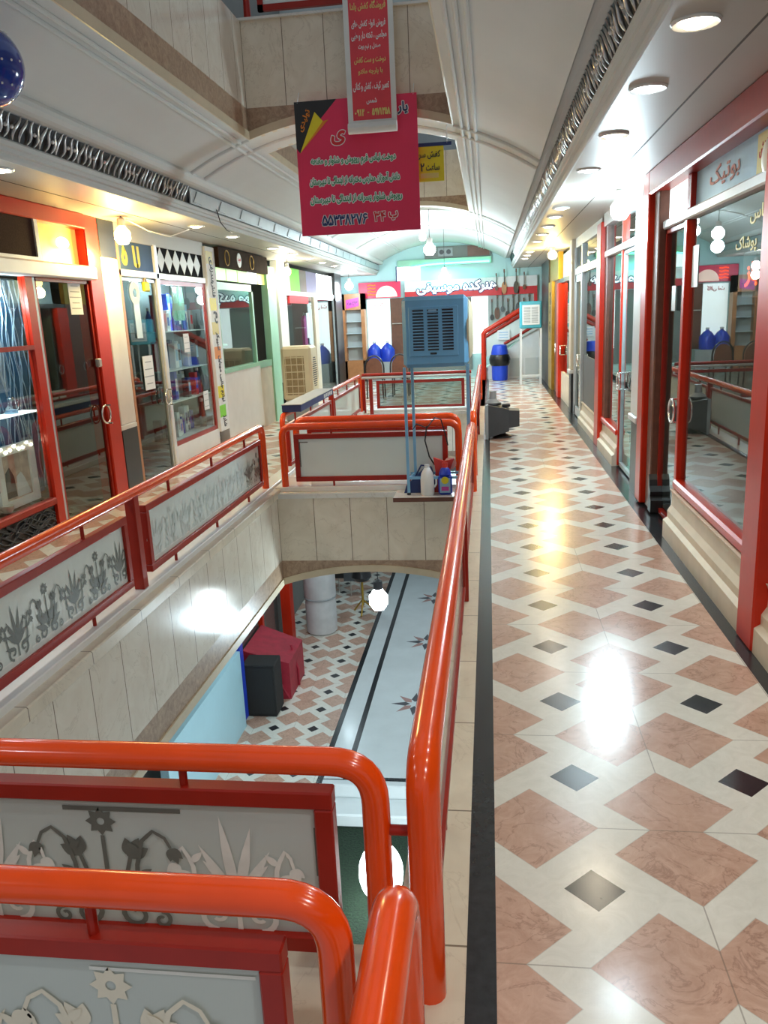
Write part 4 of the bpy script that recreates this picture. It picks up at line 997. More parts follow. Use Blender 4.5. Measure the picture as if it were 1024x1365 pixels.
def stock(shelves, y0, y1, x0, x1, where, mats, hmax, n, word):
    for si, z in enumerate(shelves):
        y = y0 + 0.03; k = 0
        while y < y1 - 0.08 and k < n:
            w = random.uniform(0.06, 0.13); h = random.uniform(0.45, 1.0) * hmax[si]; mn = random.choice(mats); nm_, cn = mn
            kind = random.choice(word); xx = random.uniform(x0 + 0.06, x1 - 0.06)
            lab = '%s %s from the left on the %s shelf %s' % (cn + ' ' + kind, ORD[k], ('top', 'middle', 'lower', 'bottom')[si], where)
            if kind in ('bottle', 'jar'):
                r = min(w * 0.4, 0.05); T = thing(kind, lab, kind, (xx, y + w / 2, z), 'goods ' + where)
                MB().lathe([(r, 0), (r, h * 0.65), (r * 0.45, h * 0.8), (r * 0.45, h * 0.9)], (xx, y + w / 2, z), 12).build('body', nm_, T, 40)
                MB().lathe([(r * 0.5, h * 0.88), (r * 0.5, h)], (xx, y + w / 2, z), 12).build('cap', 'white_metal', T, 40)
            else:
                T = thing(kind, lab, kind, (xx, y + w / 2, z), 'goods ' + where)
                B(xx - 0.04, xx + 0.04, y, y + w * 0.92, z, z + h, 0.004).build('carton', nm_, T)
                B(xx + 0.04, xx + 0.0415, y + w * 0.18, y + w * 0.74, z + h * 0.3, z + h * 0.75).build('printed_front', random.choice(mats)[0], T)
            y += w + 0.006; k += 1
CM = [('paper', 'white'), ('sky_print', 'light blue'), ('black', 'black'), ('crt_light', 'grey'), ('blue', 'blue'), ('red_print', 'red'), ('clear_ice', 'pale'), ('navy', 'navy')]
stock([1.62, 1.17, 0.80, 0.35], 8.98, 10.36, XL - 0.36, XL - 0.05, 'in the phone display', CM, [0.46, 0.42, 0.35, 0.42], 16, ['box', 'box', 'bottle', 'box'])
# hanging green cables in the phone display
T = thing('hanging_cables', 'green bundle of cables hanging in the phone display', 'cables', (XL - 0.06, 9.6, 2.1)); m = MB()
for k in range(7):
    y = 9.42 + 0.05 * k; m.tube([(XL - 0.05, y, 2.13), (XL - 0.05, y + 0.03, 1.95), (XL - 0.05, y - 0.02, 1.80 - 0.03 * (k % 3)), (XL - 0.05, y + 0.04, 1.74), (XL - 0.05, y + 0.05, 1.95), (XL - 0.05, y + 0.02, 2.13)], 0.012, 6)
m.build('cable_loop', 'green_frame', T, 40)
# vertical strip sign
T = thing('strip_sign', 'tall narrow white and yellow lettered sign beside the phone shop', 'sign', (XL + 0.05, 10.64, 0.27))
B(XL - 0.06, XL + 0.05, 10.46, 10.82, 0.25, 2.66, 0.005).build('board', 'paper', T)
for z, c in ((1.93, 'yellow'), (1.62, 'gold_print'), (1.30, 'orange'), (0.52, 'lime'), (2.52, 'gold_print'), (0.78, 'yellow')): B(XL + 0.05, XL + 0.0515, 10.47, 10.72, z - 0.08, z + 0.08).build('colour_block', c, T)
for s, z, h in (('هندزفری', 2.36, 0.34), ('فلش', 2.12, 0.20), ('رم', 1.76, 0.16), ('اسپیکر', 1.45, 0.24), ('لوازم جانبی موبایل', 0.95, 0.62), ('شارژ', 0.38, 0.16)):
    lettering(s, (XL + 0.052, 10.64, z), (0, 0, -1), (0, 1, 0), h, 0.15, 'ink', T, 0.03)
# shop C: counter with green frame
T = thing('shopfront', 'green framed counter shop on the left behind the strip sign', 'shopfront', (XL, 12.1, 0))
B(XL - 0.1, XL + 0.04, 10.84, 12.62, 0.05, 1.0).build('tiled_counter_front', 'white_tile', T)
B(XL - 0.12, XL + 0.05, 10.84, 12.62, 1.0, 1.05).build('counter_sill', 'green_frame', T)
m = MB().box(XL - 0.04, XL + 0.02, 10.86, 12.6, 2.13, 2.23).box(XL - 0.04, XL + 0.02, 10.86, 10.93, 1.05, 2.13).box(XL - 0.04, XL + 0.02, 12.53, 12.6, 1.05, 2.23); m.build('window_frame', 'green_frame', T)
B(XL - 0.012, XL - 0.004, 10.93, 12.53, 1.05, 2.13).build('window_pane', 'glass', T)
for k, c in enumerate(('lit_green', 'lit_green', 'lit_green', 'lit_panel', 'lit_yellow')): B(XL - 0.03, XL, 10.9 + 0.53 * k, 11.38 + 0.53 * k, 2.26, 2.52).build('lit_panel', c, T)
B(XL - 0.06, XL + 0.05, 13.40, 13.90, 0, 2.56).build('green_pillar', 'green_frame', T)
B(XL - 0.06, XL + 0.02, 12.62, 13.40, 0.0, 0.95).build('half_door', 'cream_base', T)
B(XL - 0.06, XL + 0.03, 12.62, 13.40, 0.95, 1.05).build('counter_flap', 'green_frame', T)
T = thing('sign_board', 'dark brown sign board with a round white emblem above the green counter shop', 'sign', (XL + 0.3, 12.1, 2.4))
B(XL + 0.02, XL + 0.10, 10.84, 13.3, 2.42, 2.68).build('board', 'sign_brown', T)
MB().lathe([(0.10, 0), (0.10, 0.006)], (XL + 0.10, 11.75, 2.55), 24, 'X').build('round_emblem', 'banner_white', T); lettering('سیب', (XL + 0.107, 11.75, 2.55), LY, RUP, 0.12, 0.07, 'red_print', T, 0.02)
MB().torus((XL + 0.10, 11.2, 2.55), 0.10, 0.008, 'X').torus((XL + 0.10, 12.4, 2.55), 0.10, 0.008, 'X').build('ring_motif', 'gold', T)
# stock in shop C window
stock([1.06], 10.95, 12.5, XL - 0.5, XL - 0.2, 'of the green counter window', [('black', 'black'), ('red_print', 'red'), ('grey_dark', 'dark grey'), ('green_frame', 'green')], [0.35], 9, ['box', 'jar'])
T = thing('scale_frame', 'green slanted stand inside the counter window', 'stand', (XL - 0.4, 11.6, 1.05)); m = MB().tube([(XL - .35, 11.2, 1.07), (XL - .35, 11.75, 1.9)], 0.025, 8).tube([(XL - .35, 11.9, 1.07), (XL - .35, 11.9, 1.95)], 0.03, 8).tube([(XL - .35, 11.3, 1.4), (XL - .35, 12.2, 1.35)], 0.02, 8); m.build('frame', 'green_frame', T, 40)
pilaster(XL - 0.1, XL + 0.03, 14.2, 14.75, 'pale pink pilaster on a black base behind the beige cooler', 0.65, shaft='white_tile')
# shop D
T = thing('shopfront', 'grey glazed shopfront with coloured posters above it, far down the left side', 'shopfront', (XL, 17, 0))
B(XL - 0.05, XL + 0.03, 14.75, 19.5, 2.12, 2.2).build('transom_bar', 'white_metal', T)
B(XL - 0.05, XL + 0.03, 17.1, 17.45, 0, 2.12).build('mullion', 'cream_base', T)
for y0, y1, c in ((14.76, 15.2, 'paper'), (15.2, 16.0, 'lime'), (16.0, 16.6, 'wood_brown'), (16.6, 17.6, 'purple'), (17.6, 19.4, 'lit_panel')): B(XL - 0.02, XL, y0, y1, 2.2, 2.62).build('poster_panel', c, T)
B(XL - 0.01, XL, 14.76, 17.1, 0.5, 2.12).build('display_pane', 'glass', T); B(XL - 0.03, XL + 0.01, 14.76, 17.1, 0, 0.5).build('lower_panel', 'cream_base', T)
B(XL - 0.02, XL + 0.02, 15.0, 16.6, 1.98, 2.12).build('red_valance', 'red_print', T)
door(T, XL, 1, 17.46, 19.4, 2.12, 'grey_metal', 'glass')
B(XL - 0.08, XL + 0.06, 19.45, 20.3, 0, SOF).build('black_post', 'black', T)
paper(XL + 0.01, 16.5, 1.55, 0.3, 0.5, 1, 'pale notice on the far left shop window above the beige cooler', 0, 'clear_ice')
for k, (y, c) in enumerate(((17.9, 'magenta'), (18.3, 'navy'), (18.7, 'sky_print'), (19.1, 'crt_light'))):
    T = thing('hanging_garment', '%s garment hanging behind the far left glass door' % ('magenta', 'navy', 'light blue', 'grey')[k], 'garment', (XL - 0.4, y, 1.0)); MB().prism([(-0.16, 0), (0.16, 0), (0.13, 0.6), (0.17, 0.85), (0.06, 0.95), (-0.06, 0.95), (-0.17, 0.85), (-0.13, 0.6)], (XL - 0.42, y, 0.8), (0, 1, 0), (0, 0, 1), (0.06, 0, 0)).build('cloth', c, T); MB().tube([(XL - .39, y - 0.1, 1.75), (XL - .39, y, 1.82), (XL - .39, y + 0.1, 1.75)], 0.008, 6).build('hanger', 'steel', T)

# ================================================================== FAR END
yE = YE - 0.02
T = thing('display_case', 'orange wooden display case in the far left corner with a pink card', 'display case', (-3.5, 21.0, 0))
m = MB().box(-3.78, -3.70, 21.2, 21.5, 0, 2.25).box(-3.28, -3.18, 21.2, 21.5, 0, 2.25).box(-3.78, -3.18, 21.2, 21.5, 1.85, 2.25).box(-3.78, -3.18, 21.2, 21.5, 0, 0.55); m.build('case', 'orange_wood', T)
B(-3.70, -3.28, 21.42, 21.5, 0.55, 1.85).build('mirror_back', 'room_light', T); m = MB()
for z in (0.9, 1.25, 1.55): m.box(-3.70, -3.28, 21.22, 21.42, z - 0.01, z)
m.build('shelf', 'clear_ice', T)
c_ = MB().prism([(-3.66, 1.88), (-3.32, 1.94), (-3.32, 2.16), (-3.66, 2.10)], (0, 21.19, 0), (1, 0, 0), (0, 0, 1), (0, 0.004, 0)).build('pink_card', 'magenta', T); lettering('حراج ویژه', (-3.49, 21.188, 2.02), (1, 0, 0.17), (-0.17, 0, 1), 0.28, 0.12, 'navy', c_, 0.02)
T = thing('red_column', 'dark red and white column strip beside the far black post', 'column', (-3.62, 20.9, 0)); B(-3.90, -3.80, 20.9, 21.1, 0.95, 2.0).build('red_section', 'red_post', T); B(-3.90, -3.80, 20.9, 21.1, 2.0, 2.6).build('white_section', 'white_tile', T); B(-3.90, -3.80, 20.9, 21.1, 0.0, 0.95).build('grey_section', 'grey_metal', T)
T = thing('cafe_poster', 'pale blue poster with red heading on the far wall left of the blue cooler', 'poster', (-2.85, yE, 0.9))
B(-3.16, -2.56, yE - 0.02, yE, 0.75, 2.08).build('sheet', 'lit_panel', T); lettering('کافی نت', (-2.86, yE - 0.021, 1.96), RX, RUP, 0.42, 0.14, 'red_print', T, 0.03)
T = thing('lit_sign', 'glowing red and pink arched sign above the pale blue poster', 'sign', (-2.8, yE, 2.1)); B(-3.35, -2.25, yE - 0.10, yE - 0.03, 2.12, 2.52).build('box', 'banner_red', T)
m = MB(); P = [(0.28 * cos(pi * k / 14), 0.28 * sin(pi * k / 14)) for k in range(15)]; m.prism(P, (-2.62, yE - 0.12, 2.14), (1, 0, 0), (0, 0, 1), (0, 0.02, 0)).build('arch_panel', 'lit_pink', T)
m = MB()
for z in (2.2, 2.28, 2.36, 2.44): m.tube([(-3.12, yE - 0.11, z), (-3.04, yE - 0.11, z + 0.02), (-2.96, yE - 0.11, z), (-2.90, yE - 0.11, z + 0.01)], 0.018, 6)
m.build('red_neon_squiggle', 'led_red', T, 40)
T = thing('dark_doorway', 'dark wooden door left of the music shop', 'door', (-2.3, yE, 0)); B(-2.54, -2.14, yE - 0.05, yE, 0, 2.1).build('leaf', 'wood_brown', T); MB().tube([(-2.5, yE - 0.09, 1.45), (-2.2, yE - 0.09, 1.45)], 0.015, 8).build('push_bar', 'steel', T)
def cafe_chair(x, y, label):
    T = thing('cafe_chair', label, 'chair', (x, y, 0), 'cafe chairs at the far end')
    P = [(x - 0.20, y, 0.40)] + [(x - 0.20 * cos(a), y + 0.03, 0.62 + 0.26 * sin(a)) for a in [pi * k / 12 for k in range(13)]] + [(x + 0.20, y, 0.40)]
    MB().tube(P, 0.016, 8).build('back_hoop', 'black', T, 40)
    MB().prism([(0.17 * cos(a), 0.62 + 0.22 * sin(a)) for a in [pi * k / 10 for k in range(11)]] + [(-0.17, 0.5), (0.17, 0.5)], (x, y + 0.02, 0), (1, 0, 0), (0, 0, 1), (0, 0.02, 0)).build('backrest', 'wood_brown', T)
    MB().lathe([(0.19, 0.40), (0.21, 0.42), (0.21, 0.44), (0.19, 0.46)], (x, y + 0.2, 0)).build('seat', 'wood_brown', T, 40)
    for dx in (-0.17, 0.17):
        for dy in (0.03, 0.36): MB().tube([(x + dx, y + dy, 0), (x + dx * 0.95, y + dy, 0.41)], 0.014, 8).build('leg', 'black', T, 40)
cafe_chair(-2.35, 16.6, 'hoop backed brown chair behind the steel topped railing, left one')
cafe_chair(-1.85, 16.9, 'hoop backed brown chair behind the steel topped railing, right one by the cooler')
for k, (x, z) in enumerate(((-2.62, 0.86), (-2.96, 0.84))):
    T = thing('water_bottle', '%s blue water bottle standing below the pale poster' % ('large right', 'left')[k], 'bottle', (x, 21.2, 0.5)); MB().lathe([(0.17, 0), (0.19, 0.05), (0.19, 0.30), (0.10, 0.42), (0.04, 0.46), (0.04, 0.5)], (x, 21.2, 0.5)).build('body', 'blue', T, 40); MB().lathe([(0.045, 0.48), (0.045, 0.53)], (x, 21.2, 0.5)).build('cap', 'white_metal', T)
tag(B(-3.14, -2.3, 21.0, 21.45, 0, 0.5).build('low_counter', 'crt_light'), 'low grey counter under the pale poster at the far end', 'counter')
# music shop
T = thing('music_shopfront', 'music shop front at the far end under the long white and red lettered sign', 'shopfront', (-0.4, yE, 0))
B(-2.14, 1.25, yE - 0.10, yE, 2.05, 2.50).build('sign_board', 'paper', T)
B(-2.14, 1.25, yE - 0.11, yE - 0.10, 2.05, 2.24).build('red_stripe', 'red_print', T)
lettering('هنرکده موسیقی', (-0.80, yE - 0.112, 2.30), RX, RUP, 2.05, 0.32, 'lit_panel', T, 0.03, outline='navy', ow=0.025)
B(1.17, 1.25, yE - 0.08, yE, 0.9, 2.05).build('red_jamb', 'red_print', T)
B(-0.42, 0.0, yE - 0.05, yE, 0.6, 2.03).build('lit_doorway', 'lit_panel', T)
B(0.0, 1.17, yE - 0.035, yE - 0.03, 0.8, 2.03).build('window_pane', 'room_light', T)
B(-2.14, -0.42, yE - 0.04, yE - 0.03, 0.2, 2.03).build('side_window', 'room', T)
def instrument(x, y, z, s, label, mat='wood_brown', long=False, parent=None):
    T = thing('stringed_instrument', label, 'musical instrument', (x, y, z), None)
    P = []
    for k in range(24):
        a = 2 * pi * k / 24; r = 0.16 * (1 + 0.22 * cos(2 * a) - 0.08 * sin(a)) if not long else 0.10
        P.append((r * 0.8 * sin(a) * s, (r * 1.25 * -cos(a)) * s))
    MB().prism(P, (x, y, z), (1, 0, 0), (0, 0, 1), (0, -0.06, 0)).build('body', mat, T)
    B(x - 0.018 * s, x + 0.018 * s, y - 0.065, y - 0.035, z + 0.12 * s, z + 0.62 * s).build('neck', 'black', T)
    B(x - 0.03 * s, x + 0.03 * s, y - 0.06, y - 0.035, z + 0.60 * s, z + 0.74 * s).build('headstock', 'wood_brown', T)
    return T
for k, (x, c, n_) in enumerate(((0.42, 'orange_wood', 'amber fiddle'), (0.72, 'black', 'black lute'), (0.22, 'wood_brown', 'thin dark flute like lute'), (0.92, 'wood_brown', 'slim brown lute'))):
    instrument(x, yE - 0.12, 2.22, 0.62 if k < 2 else 0.5, '%s mounted on the right end of the music sign' % n_, c, k >= 2)
for k in range(8):
    instrument(0.10 + 0.135 * k, yE - 0.05, 1.50 + 0.10 * (k % 3), 0.62, '%s dark lute from the left hanging in the music shop window' % ORD[k], ('black', 'wood_brown', 'grey_dark')[k % 3], k % 2 == 0)
# mezzanine shelf with neon above the music shop
T = thing('neon_sign', 'green neon strip across the balcony front above the music shop', 'sign', (-1.0, yE, 2.8))
P = [(-2.25 + 2.3 * k / 16, yE - 0.15, 2.80 + 0.10 * sin(pi * min(k / 8, 1) / 2) ) for k in range(17)]
MB().tube(P, 0.022, 8).build('neon_tube', 'neon', T, 40); B(-2.3, 0.1, yE - 0.12, yE, 2.86, 3.02).build('backing', 'green_frame', T)
lamp('light', 'AREA', (-1.1, yE - 0.4, 2.8), 25, (0.2, 1.0, 0.75), T)
T = thing('balcony_window', 'dark balcony window with two speakers above the green neon', 'window', (-1, yE, 3.05)); B(-1.6, 0.1, yE - 0.06, yE, 3.03, 3.32).build('opening', 'room', T); m = MB()
for x in (-1.16, -0.98): m.lathe([(0.06, -0.09), (0.06, -0.07)], (x, yE, 3.18), 16, 'Y')
m.build('speaker_cone', 'black', T); B(-1.25, -0.88, yE - 0.075, yE - 0.06, 3.08, 3.28).build('speaker_box', 'crt_light', T); B(-0.5, 0.05, yE - 0.075, yE - 0.06, 3.05, 3.3).build('wooden_shutter', 'wood_brown', T)
T = thing('lit_billboard', 'bright white lit board above the left part of the music sign', 'sign', (-1.9, yE, 2.5)); B(-2.32, -1.72, yE - 0.16, yE - 0.12, 2.52, 2.86).build('face', 'lit_panel', T); B(-2.35, -2.32, yE - 0.17, yE - 0.11, 2.50, 2.88).build('frame', 'navy', T)
# stair at the far right with its railing
struct('trim_70', MB().prism([(-0.1, 0), (1.3, 0), (1.3, 1.35), (-0.1, 0.25)], (0, 20.5, 0), (1, 0, 0), (0, 0, 1), (0, 0.9, 0)), 'white_tile')
m = MB()
for x in (0.1, 0.5, 0.9):
    m.box(x, x + 0.32, 20.48, 20.5, 0.06, 0.50)
struct('trim_71', m, 'plaster')
T = thing('stair_railing', 'red stair railing climbing to the right at the far end', 'railing', (0, 20.45, 0))
MB().tube([(-0.12, 20.42, 0), (-0.12, 20.42, 1.12)] + [(-0.12 + 0.95 * f, 20.42, 1.16 + 0.52 * f) for f in (0.05, 0.5, 1.0)], 0.065, 10).build('handrail', 'red_post', T, 40)
MB().tube([(-0.12 + 0.95 * f, 20.43, 1.03 + 0.52 * f) for f in (0.03, 0.5, 1.0)], 0.045, 10).build('second_rail', 'red_frame', T, 40)
MB().tube([(0.38, 20.42, 0.86), (1.25, 20.42, 1.34)], 0.035, 10).build('lower_rail', 'red_frame', T, 40)
MB().prism([(-0.06, 0.55), (1.2, 1.2), (1.2, 1.75), (-0.06, 1.08)], (0, 20.43, 0), (1, 0, 0), (0, 0, 1), (0, 0.008, 0)).build('frosted_pane', 'frost', T)
paper_ = B(0.22, 0.52, 20.38, 20.385, 0.96, 1.2).build('notice', 'paper'); tag(paper_, 'white printed notice on the stair railing above the blue bin', 'notice'); m = MB()
for z in (1.02, 1.08, 1.14): m.box(0.26, 0.48, 20.378, 20.38, z - 0.01, z + 0.01)
m.build('printed_lines', 'sky_print', paper_)

# ================================================================== THINGS ON THE FLOOR
# big blue evaporative cooler on its stand
cx0, cx1, cy0, cy1, cz0, cz1 = -0.785, -0.185, 7.50, 8.05, 1.205, 1.845
T = thing('evaporative_cooler', 'large blue louvred evaporative cooler on a tall stand in the middle', 'air cooler', (-0.48, 7.75, 0))
body = B(cx0, cx1, cy0, cy1, cz0, cz1, 0.035).build('casing', 'blue_cooler', T, 30)
lv = B(cx0 + 0.06, cx1 - 0.085, cy0 - 0.012, cy0 + 0.01, cz0 + 0.10, cz1 - 0.09, 0.008).build('front_panel', 'blue_cooler', T, 30)
m, m2 = MB(), MB()
for c in range(3):
    x = cx0 + 0.10 + 0.135 * c
    for k in range(14):
        z = cz0 + 0.155 + 0.027 * k
        m.box(x, x + 0.10, cy0 - 0.0135, cy0 - 0.011, z, z + 0.014)
        m2.obox((x + 0.05, cy0 - 0.017, z + 0.018), (0.05, 0, 0), (0, 0.006, -0.004), (0, 0.001, 0.002))
m.build('louvre_gap', 'dark_back', lv); m2.build('louvre', 'blue_stand', lv)
B(cx0 + 0.245, cx0 + 0.32, cy0 - 0.018, cy0 - 0.012, cz0 + 0.49, cz0 + 0.52, 0.004).build('maker_plate', 'sky_print', lv)
B(cx0 + 0.255, cx0 + 0.315, cy0 - 0.016, cy0 - 0.012, cz0 + 0.118, cz0 + 0.136, 0.004).build('finger_slot', 'dark_back', lv)
m = MB(); P = [(0.5 * sin(a), 0.0 + 0.9 * cos(a)) for a in (0,)]
m.lathe([(0.27, 0), (0.27, 0.02), (0.22, 0.05)], (cx1 - 0.01, 7.78, 1.53), 24, 'X').build('side_outlet', 'beige', T, 40)
for x, y in ((cx0 + 0.01, 7.44), (cx1 - 0.01, 7.44), (cx0 + 0.06, 7.665), (cx1 - 0.01, 7.665)):
    B(x - 0.013, x + 0.013, y + 0.03 - 0.013, y + 0.03 + 0.013, 0.028, cz0 + 0.01).build('stand_leg', 'blue_stand', T)
m = MB()
for y in (7.47, 7.695): m.box(cx0 + 0.01, cx1 - 0.01, y - 0.01, y + 0.01, 0.16, 0.185)
m.obox((cx0 + 0.035, 7.60, 0.17), (0.025, 0.13, 0), (0.008, -0.002, 0), (0, 0, 0.01)); m.build('stand_brace', 'blue_stand', T)
MB().ball((cx0 + 0.01, 7.47, 0.018), 0.02, n=12, m=8).build('castor', 'black', T)
T = thing('shelf_board', 'white board jutting over the opening under the blue cooler', 'board', (-0.6, 7.5, 0)); B(-0.92, -0.30, 7.38, 7.72, -0.022, 0.006, 0.004).build('board', 'white_tile', T); B(-0.92, -0.30, 7.37, 7.38, -0.04, 0.0).build('front_edge', 'wood_brown', T)
# water jugs and rags under it
T = thing('white_jug', 'white plastic jug on the board under the blue cooler', 'jug', (-0.60, 7.47, 0.0))
MB().lathe([(0.055, 0.006), (0.065, 0.02), (0.065, 0.16), (0.055, 0.22), (0.03, 0.265), (0.022, 0.275)], (-0.595, 7.47, 0), 18).build('body', 'paper', T, 40); MB().lathe([(0.025, 0.27), (0.025, 0.30)], (-0.595, 7.47, 0), 12).build('cap', 'white_metal', T, 40)
MB().tube([(-0.53, 7.47, 0.20), (-0.51, 7.47, 0.17), (-0.51, 7.47, 0.11), (-0.53, 7.47, 0.08)], 0.010, 8).build('handle', 'paper', T, 40)
T = thing('detergent_bottle', 'blue detergent bottle with colourful label beside the white jug', 'bottle', (-0.42, 7.48, 0.0))
B(-0.49, -0.36, 7.44, 7.53, 0.006, 0.20, 0.02).build('body', 'blue', T); MB().lathe([(0.06, 0.20), (0.045, 0.25), (0.025, 0.27)], (-0.425, 7.485, 0), 14).build('shoulder', 'blue', T, 40); MB().lathe([(0.028, 0.265), (0.028, 0.31)], (-0.425, 7.485, 0), 12).build('cap', 'red_lid', T, 40)
lb = B(-0.475, -0.375, 7.435, 7.44, 0.03, 0.17, 0.002).build('label_sticker', 'sky_print', T); MB().lathe([(0.035, 0), (0.035, -0.002)], (-0.425, 7.435, 0.15), 16, 'Y').build('yellow_badge', 'yellow', lb); B(-0.46, -0.39, 7.433, 7.435, 0.05, 0.09).build('pink_print', 'magenta', lb)
T = thing('navy_bag', 'navy cloth bag slumped behind the white jug', 'bag', (-0.68, 7.6, 0)); MB().prism([(-0.17, 0), (0.12, 0), (0.14, 0.10), (0.10, 0.24), (0.05, 0.26), (-0.05, 0.16), (-0.15, 0.07)], (-0.66, 7.56, 0.006), (1, 0, 0), (0, 0, 1), (0, 0.08, 0)).build('sack', 'navy', T); MB().tube([(-0.72, 7.6, 0.16), (-0.66, 7.6, 0.27), (-0.58, 7.6, 0.26)], 0.009, 6).build('strap', 'navy', T, 40)
T = thing('red_rag', 'bright red and pink rag bundled behind the jugs', 'cloth', (-0.48, 7.6, 0)); MB().prism([(-0.09, 0), (0.09, 0), (0.08, 0.22), (0.12, 0.33), (0.02, 0.30), (-0.08, 0.34), (-0.06, 0.2)], (-0.46, 7.57, 0.006), (1, 0, 0), (0, 0, 1), (0, 0.05, 0)).build('red_fold', 'red_lid', T); MB().ball((-0.38, 7.61, 0.28), 0.06, 0.04, 0.06, 10, 8).build('pink_fold', 'pink_cloth', T, 60)
T = thing('black_hose', 'thin black hose looping down from the cooler past the railing', 'hose', (-0.5, 7.66, 0.3)); MB().tube([(-0.74, 7.69, 0.60), (-0.70, 7.68, 0.66), (-0.60, 7.67, 0.62), (-0.52, 7.66, 0.72), (-0.46, 7.65, 0.70), (-0.42, 7.65, 0.55), (-0.40, 7.65, 0.45)], 0.007, 8).tube([(-0.60, 7.67, 0.64), (-0.62, 7.65, 0.5), (-0.58, 7.62, 0.35), (-0.53, 7.6, 0.27)], 0.007, 8).build('tube', 'black', T, 40)
# cardboard stack beside walkway: old monitor
T = thing('crt_monitor', 'old charcoal tube monitor on the walkway against the railing, screen to the left', 'monitor', (0.15, 11.0, 0))
def frus(m, x0, x1, a, b):
    (y0, y1, z0, z1), (u0, u1, w0, w1) = a, b
    return m.add([(x0, y0, z0), (x0, y1, z0), (x0, y1, z1), (x0, y0, z1), (x1, u0, w0), (x1, u1, w0), (x1, u1, w1), (x1, u0, w1)], [(0, 1, 2, 3), (7, 6, 5, 4), (0, 4, 5, 1), (1, 5, 6, 2), (2, 6, 7, 3), (3, 7, 4, 0)])
frus(MB(), -0.055, -0.015, (10.75, 11.25, 0.01, 0.46), (10.75, 11.25, 0.0, 0.47)).build('bezel', 'crt_light', T)
frus(MB(), -0.015, 0.26, (10.76, 11.24, 0.03, 0.46), (10.82, 11.18, 0.10, 0.40)).build('back_shell', 'crt', T)
frus(MB(), 0.26, 0.40, (10.84, 11.16, 0.14, 0.38), (10.86, 11.14, 0.16, 0.37)).build('rear_box', 'crt', T)
B(-0.060, -0.055, 10.80, 11.20, 0.06, 0.40).build('screen', 'dark_back', T)
MB().lathe([(0.13, 0.0), (0.13, 0.02), (0.05, 0.05), (0.05, 0.08)], (0.17, 11.0, 0), 16).build('foot', 'black', T, 40)
T = thing('appliance', 'grey ribbed object with a black foot standing on the old monitor', 'appliance', (0.08, 11.0, 0.46)); MB().lathe([(0.10, 0), (0.11, 0.02), (0.075, 0.05), (0.05, 0.07), (0.045, 0.17), (0.05, 0.175)], (0.05, 11.0, 0.455), 16).build('body', 'crt_light', T, 40); MB().torus((0.05, 11.0, 0.455), 0.105, 0.012, 'Z').build('rim', 'black', T); B(0.17, 0.28, 10.92, 11.02, 0.415, 0.455, 0.01).build('plug_box', 'black', T)
# carton
T = thing('carton', 'long flat navy carton lying on the left railing of the second opening', 'box', (-2.12, 9.4, 0.716))
B(-2.235, -2.02, 8.50, 10.35, 0.716, 0.79, 0.004).build('box', 'navy', T); B(-2.24, -2.015, 8.495, 10.355, 0.79, 0.797).build('lid', 'crt_light', T)
m = MB()
for k in range(5): m.box(-2.02, -2.016, 9.75 + 0.11 * k, 9.82 + 0.11 * k, 0.73 + 0.006 * (k % 2), 0.775)
m.build('white_print', 'banner_white', T)
# beige portable cooler
T = thing('portable_cooler', 'beige portable air cooler with square tan grille on the left walkway', 'air cooler', (-3.1, 13.1, 0))
B(-3.36, -2.86, 12.95, 13.45, 0.38, 1.26, 0.04).build('casing', 'beige', T, 30); g_ = B(-3.30, -2.98, 12.935, 12.955, 0.48, 1.10, 0.005).build('grille', 'tan_grille', T); m = MB()
for k in range(6): m.box(-3.30, -2.98, 12.93, 12.936, 0.50 + 0.115 * k, 0.515 + 0.115 * k)
for k in range(4): m.box(-3.29 + 0.095 * k, -3.28 + 0.095 * k, 12.93, 12.936, 0.48, 1.10)
m.build('grille_bar', 'beige', g_); m = MB()
for k in range(14): z = 0.60 + 0.035 * k; w = 0.16 * sqrt(max(0.0, 1 - ((z - 0.83) / 0.26) ** 2)); m.box(-2.862, -2.855, 13.2 - w, 13.2 + w, z, z + 0.015) if w > 0.01 else None
m.build('side_vent', 'dark_back', T); B(-3.34, -2.88, 12.97, 13.43, 0.04, 0.38, 0.02).build('water_tank', 'crt_light', T)
for x in (-3.3, -2.92):
    for y in (13.02, 13.38): MB().ball((x, y, 0.02), 0.02, n=10, m=6).build('castor', 'black', T)
# small teal cooler on white stand
T = thing('window_cooler', 'small teal and white cooler on a tall white stand by the stairs', 'air cooler', (0.95, 18.7, 0))
B(0.71, 1.19, 18.7, 19.1, 1.25, 1.84, 0.02).build('casing', 'teal', T, 30); fp = B(0.76, 1.14, 18.685, 18.70, 1.33, 1.76).build('front_panel', 'paper', T); m = MB()
for c in range(2):
    for k in range(12): m.box(0.79 + 0.17 * c, 0.94 + 0.17 * c, 18.682, 18.686, 1.37 + 0.03 * k, 1.385 + 0.03 * k)
m.build('louvre', 'crt_light', fp); B(0.72, 0.76, 18.72, 19.08, 1.30, 1.80).build('side_panel', 'paper', T)
for x in (0.73, 1.17):
    for y in (18.72, 19.08): B(x - 0.02, x + 0.02, y - 0.02, y + 0.02, 0, 1.25).build('stand_leg', 'white_metal', T)
B(0.73, 1.17, 18.71, 18.74, 0.18, 0.22).build('stand_brace', 'white_metal', T)
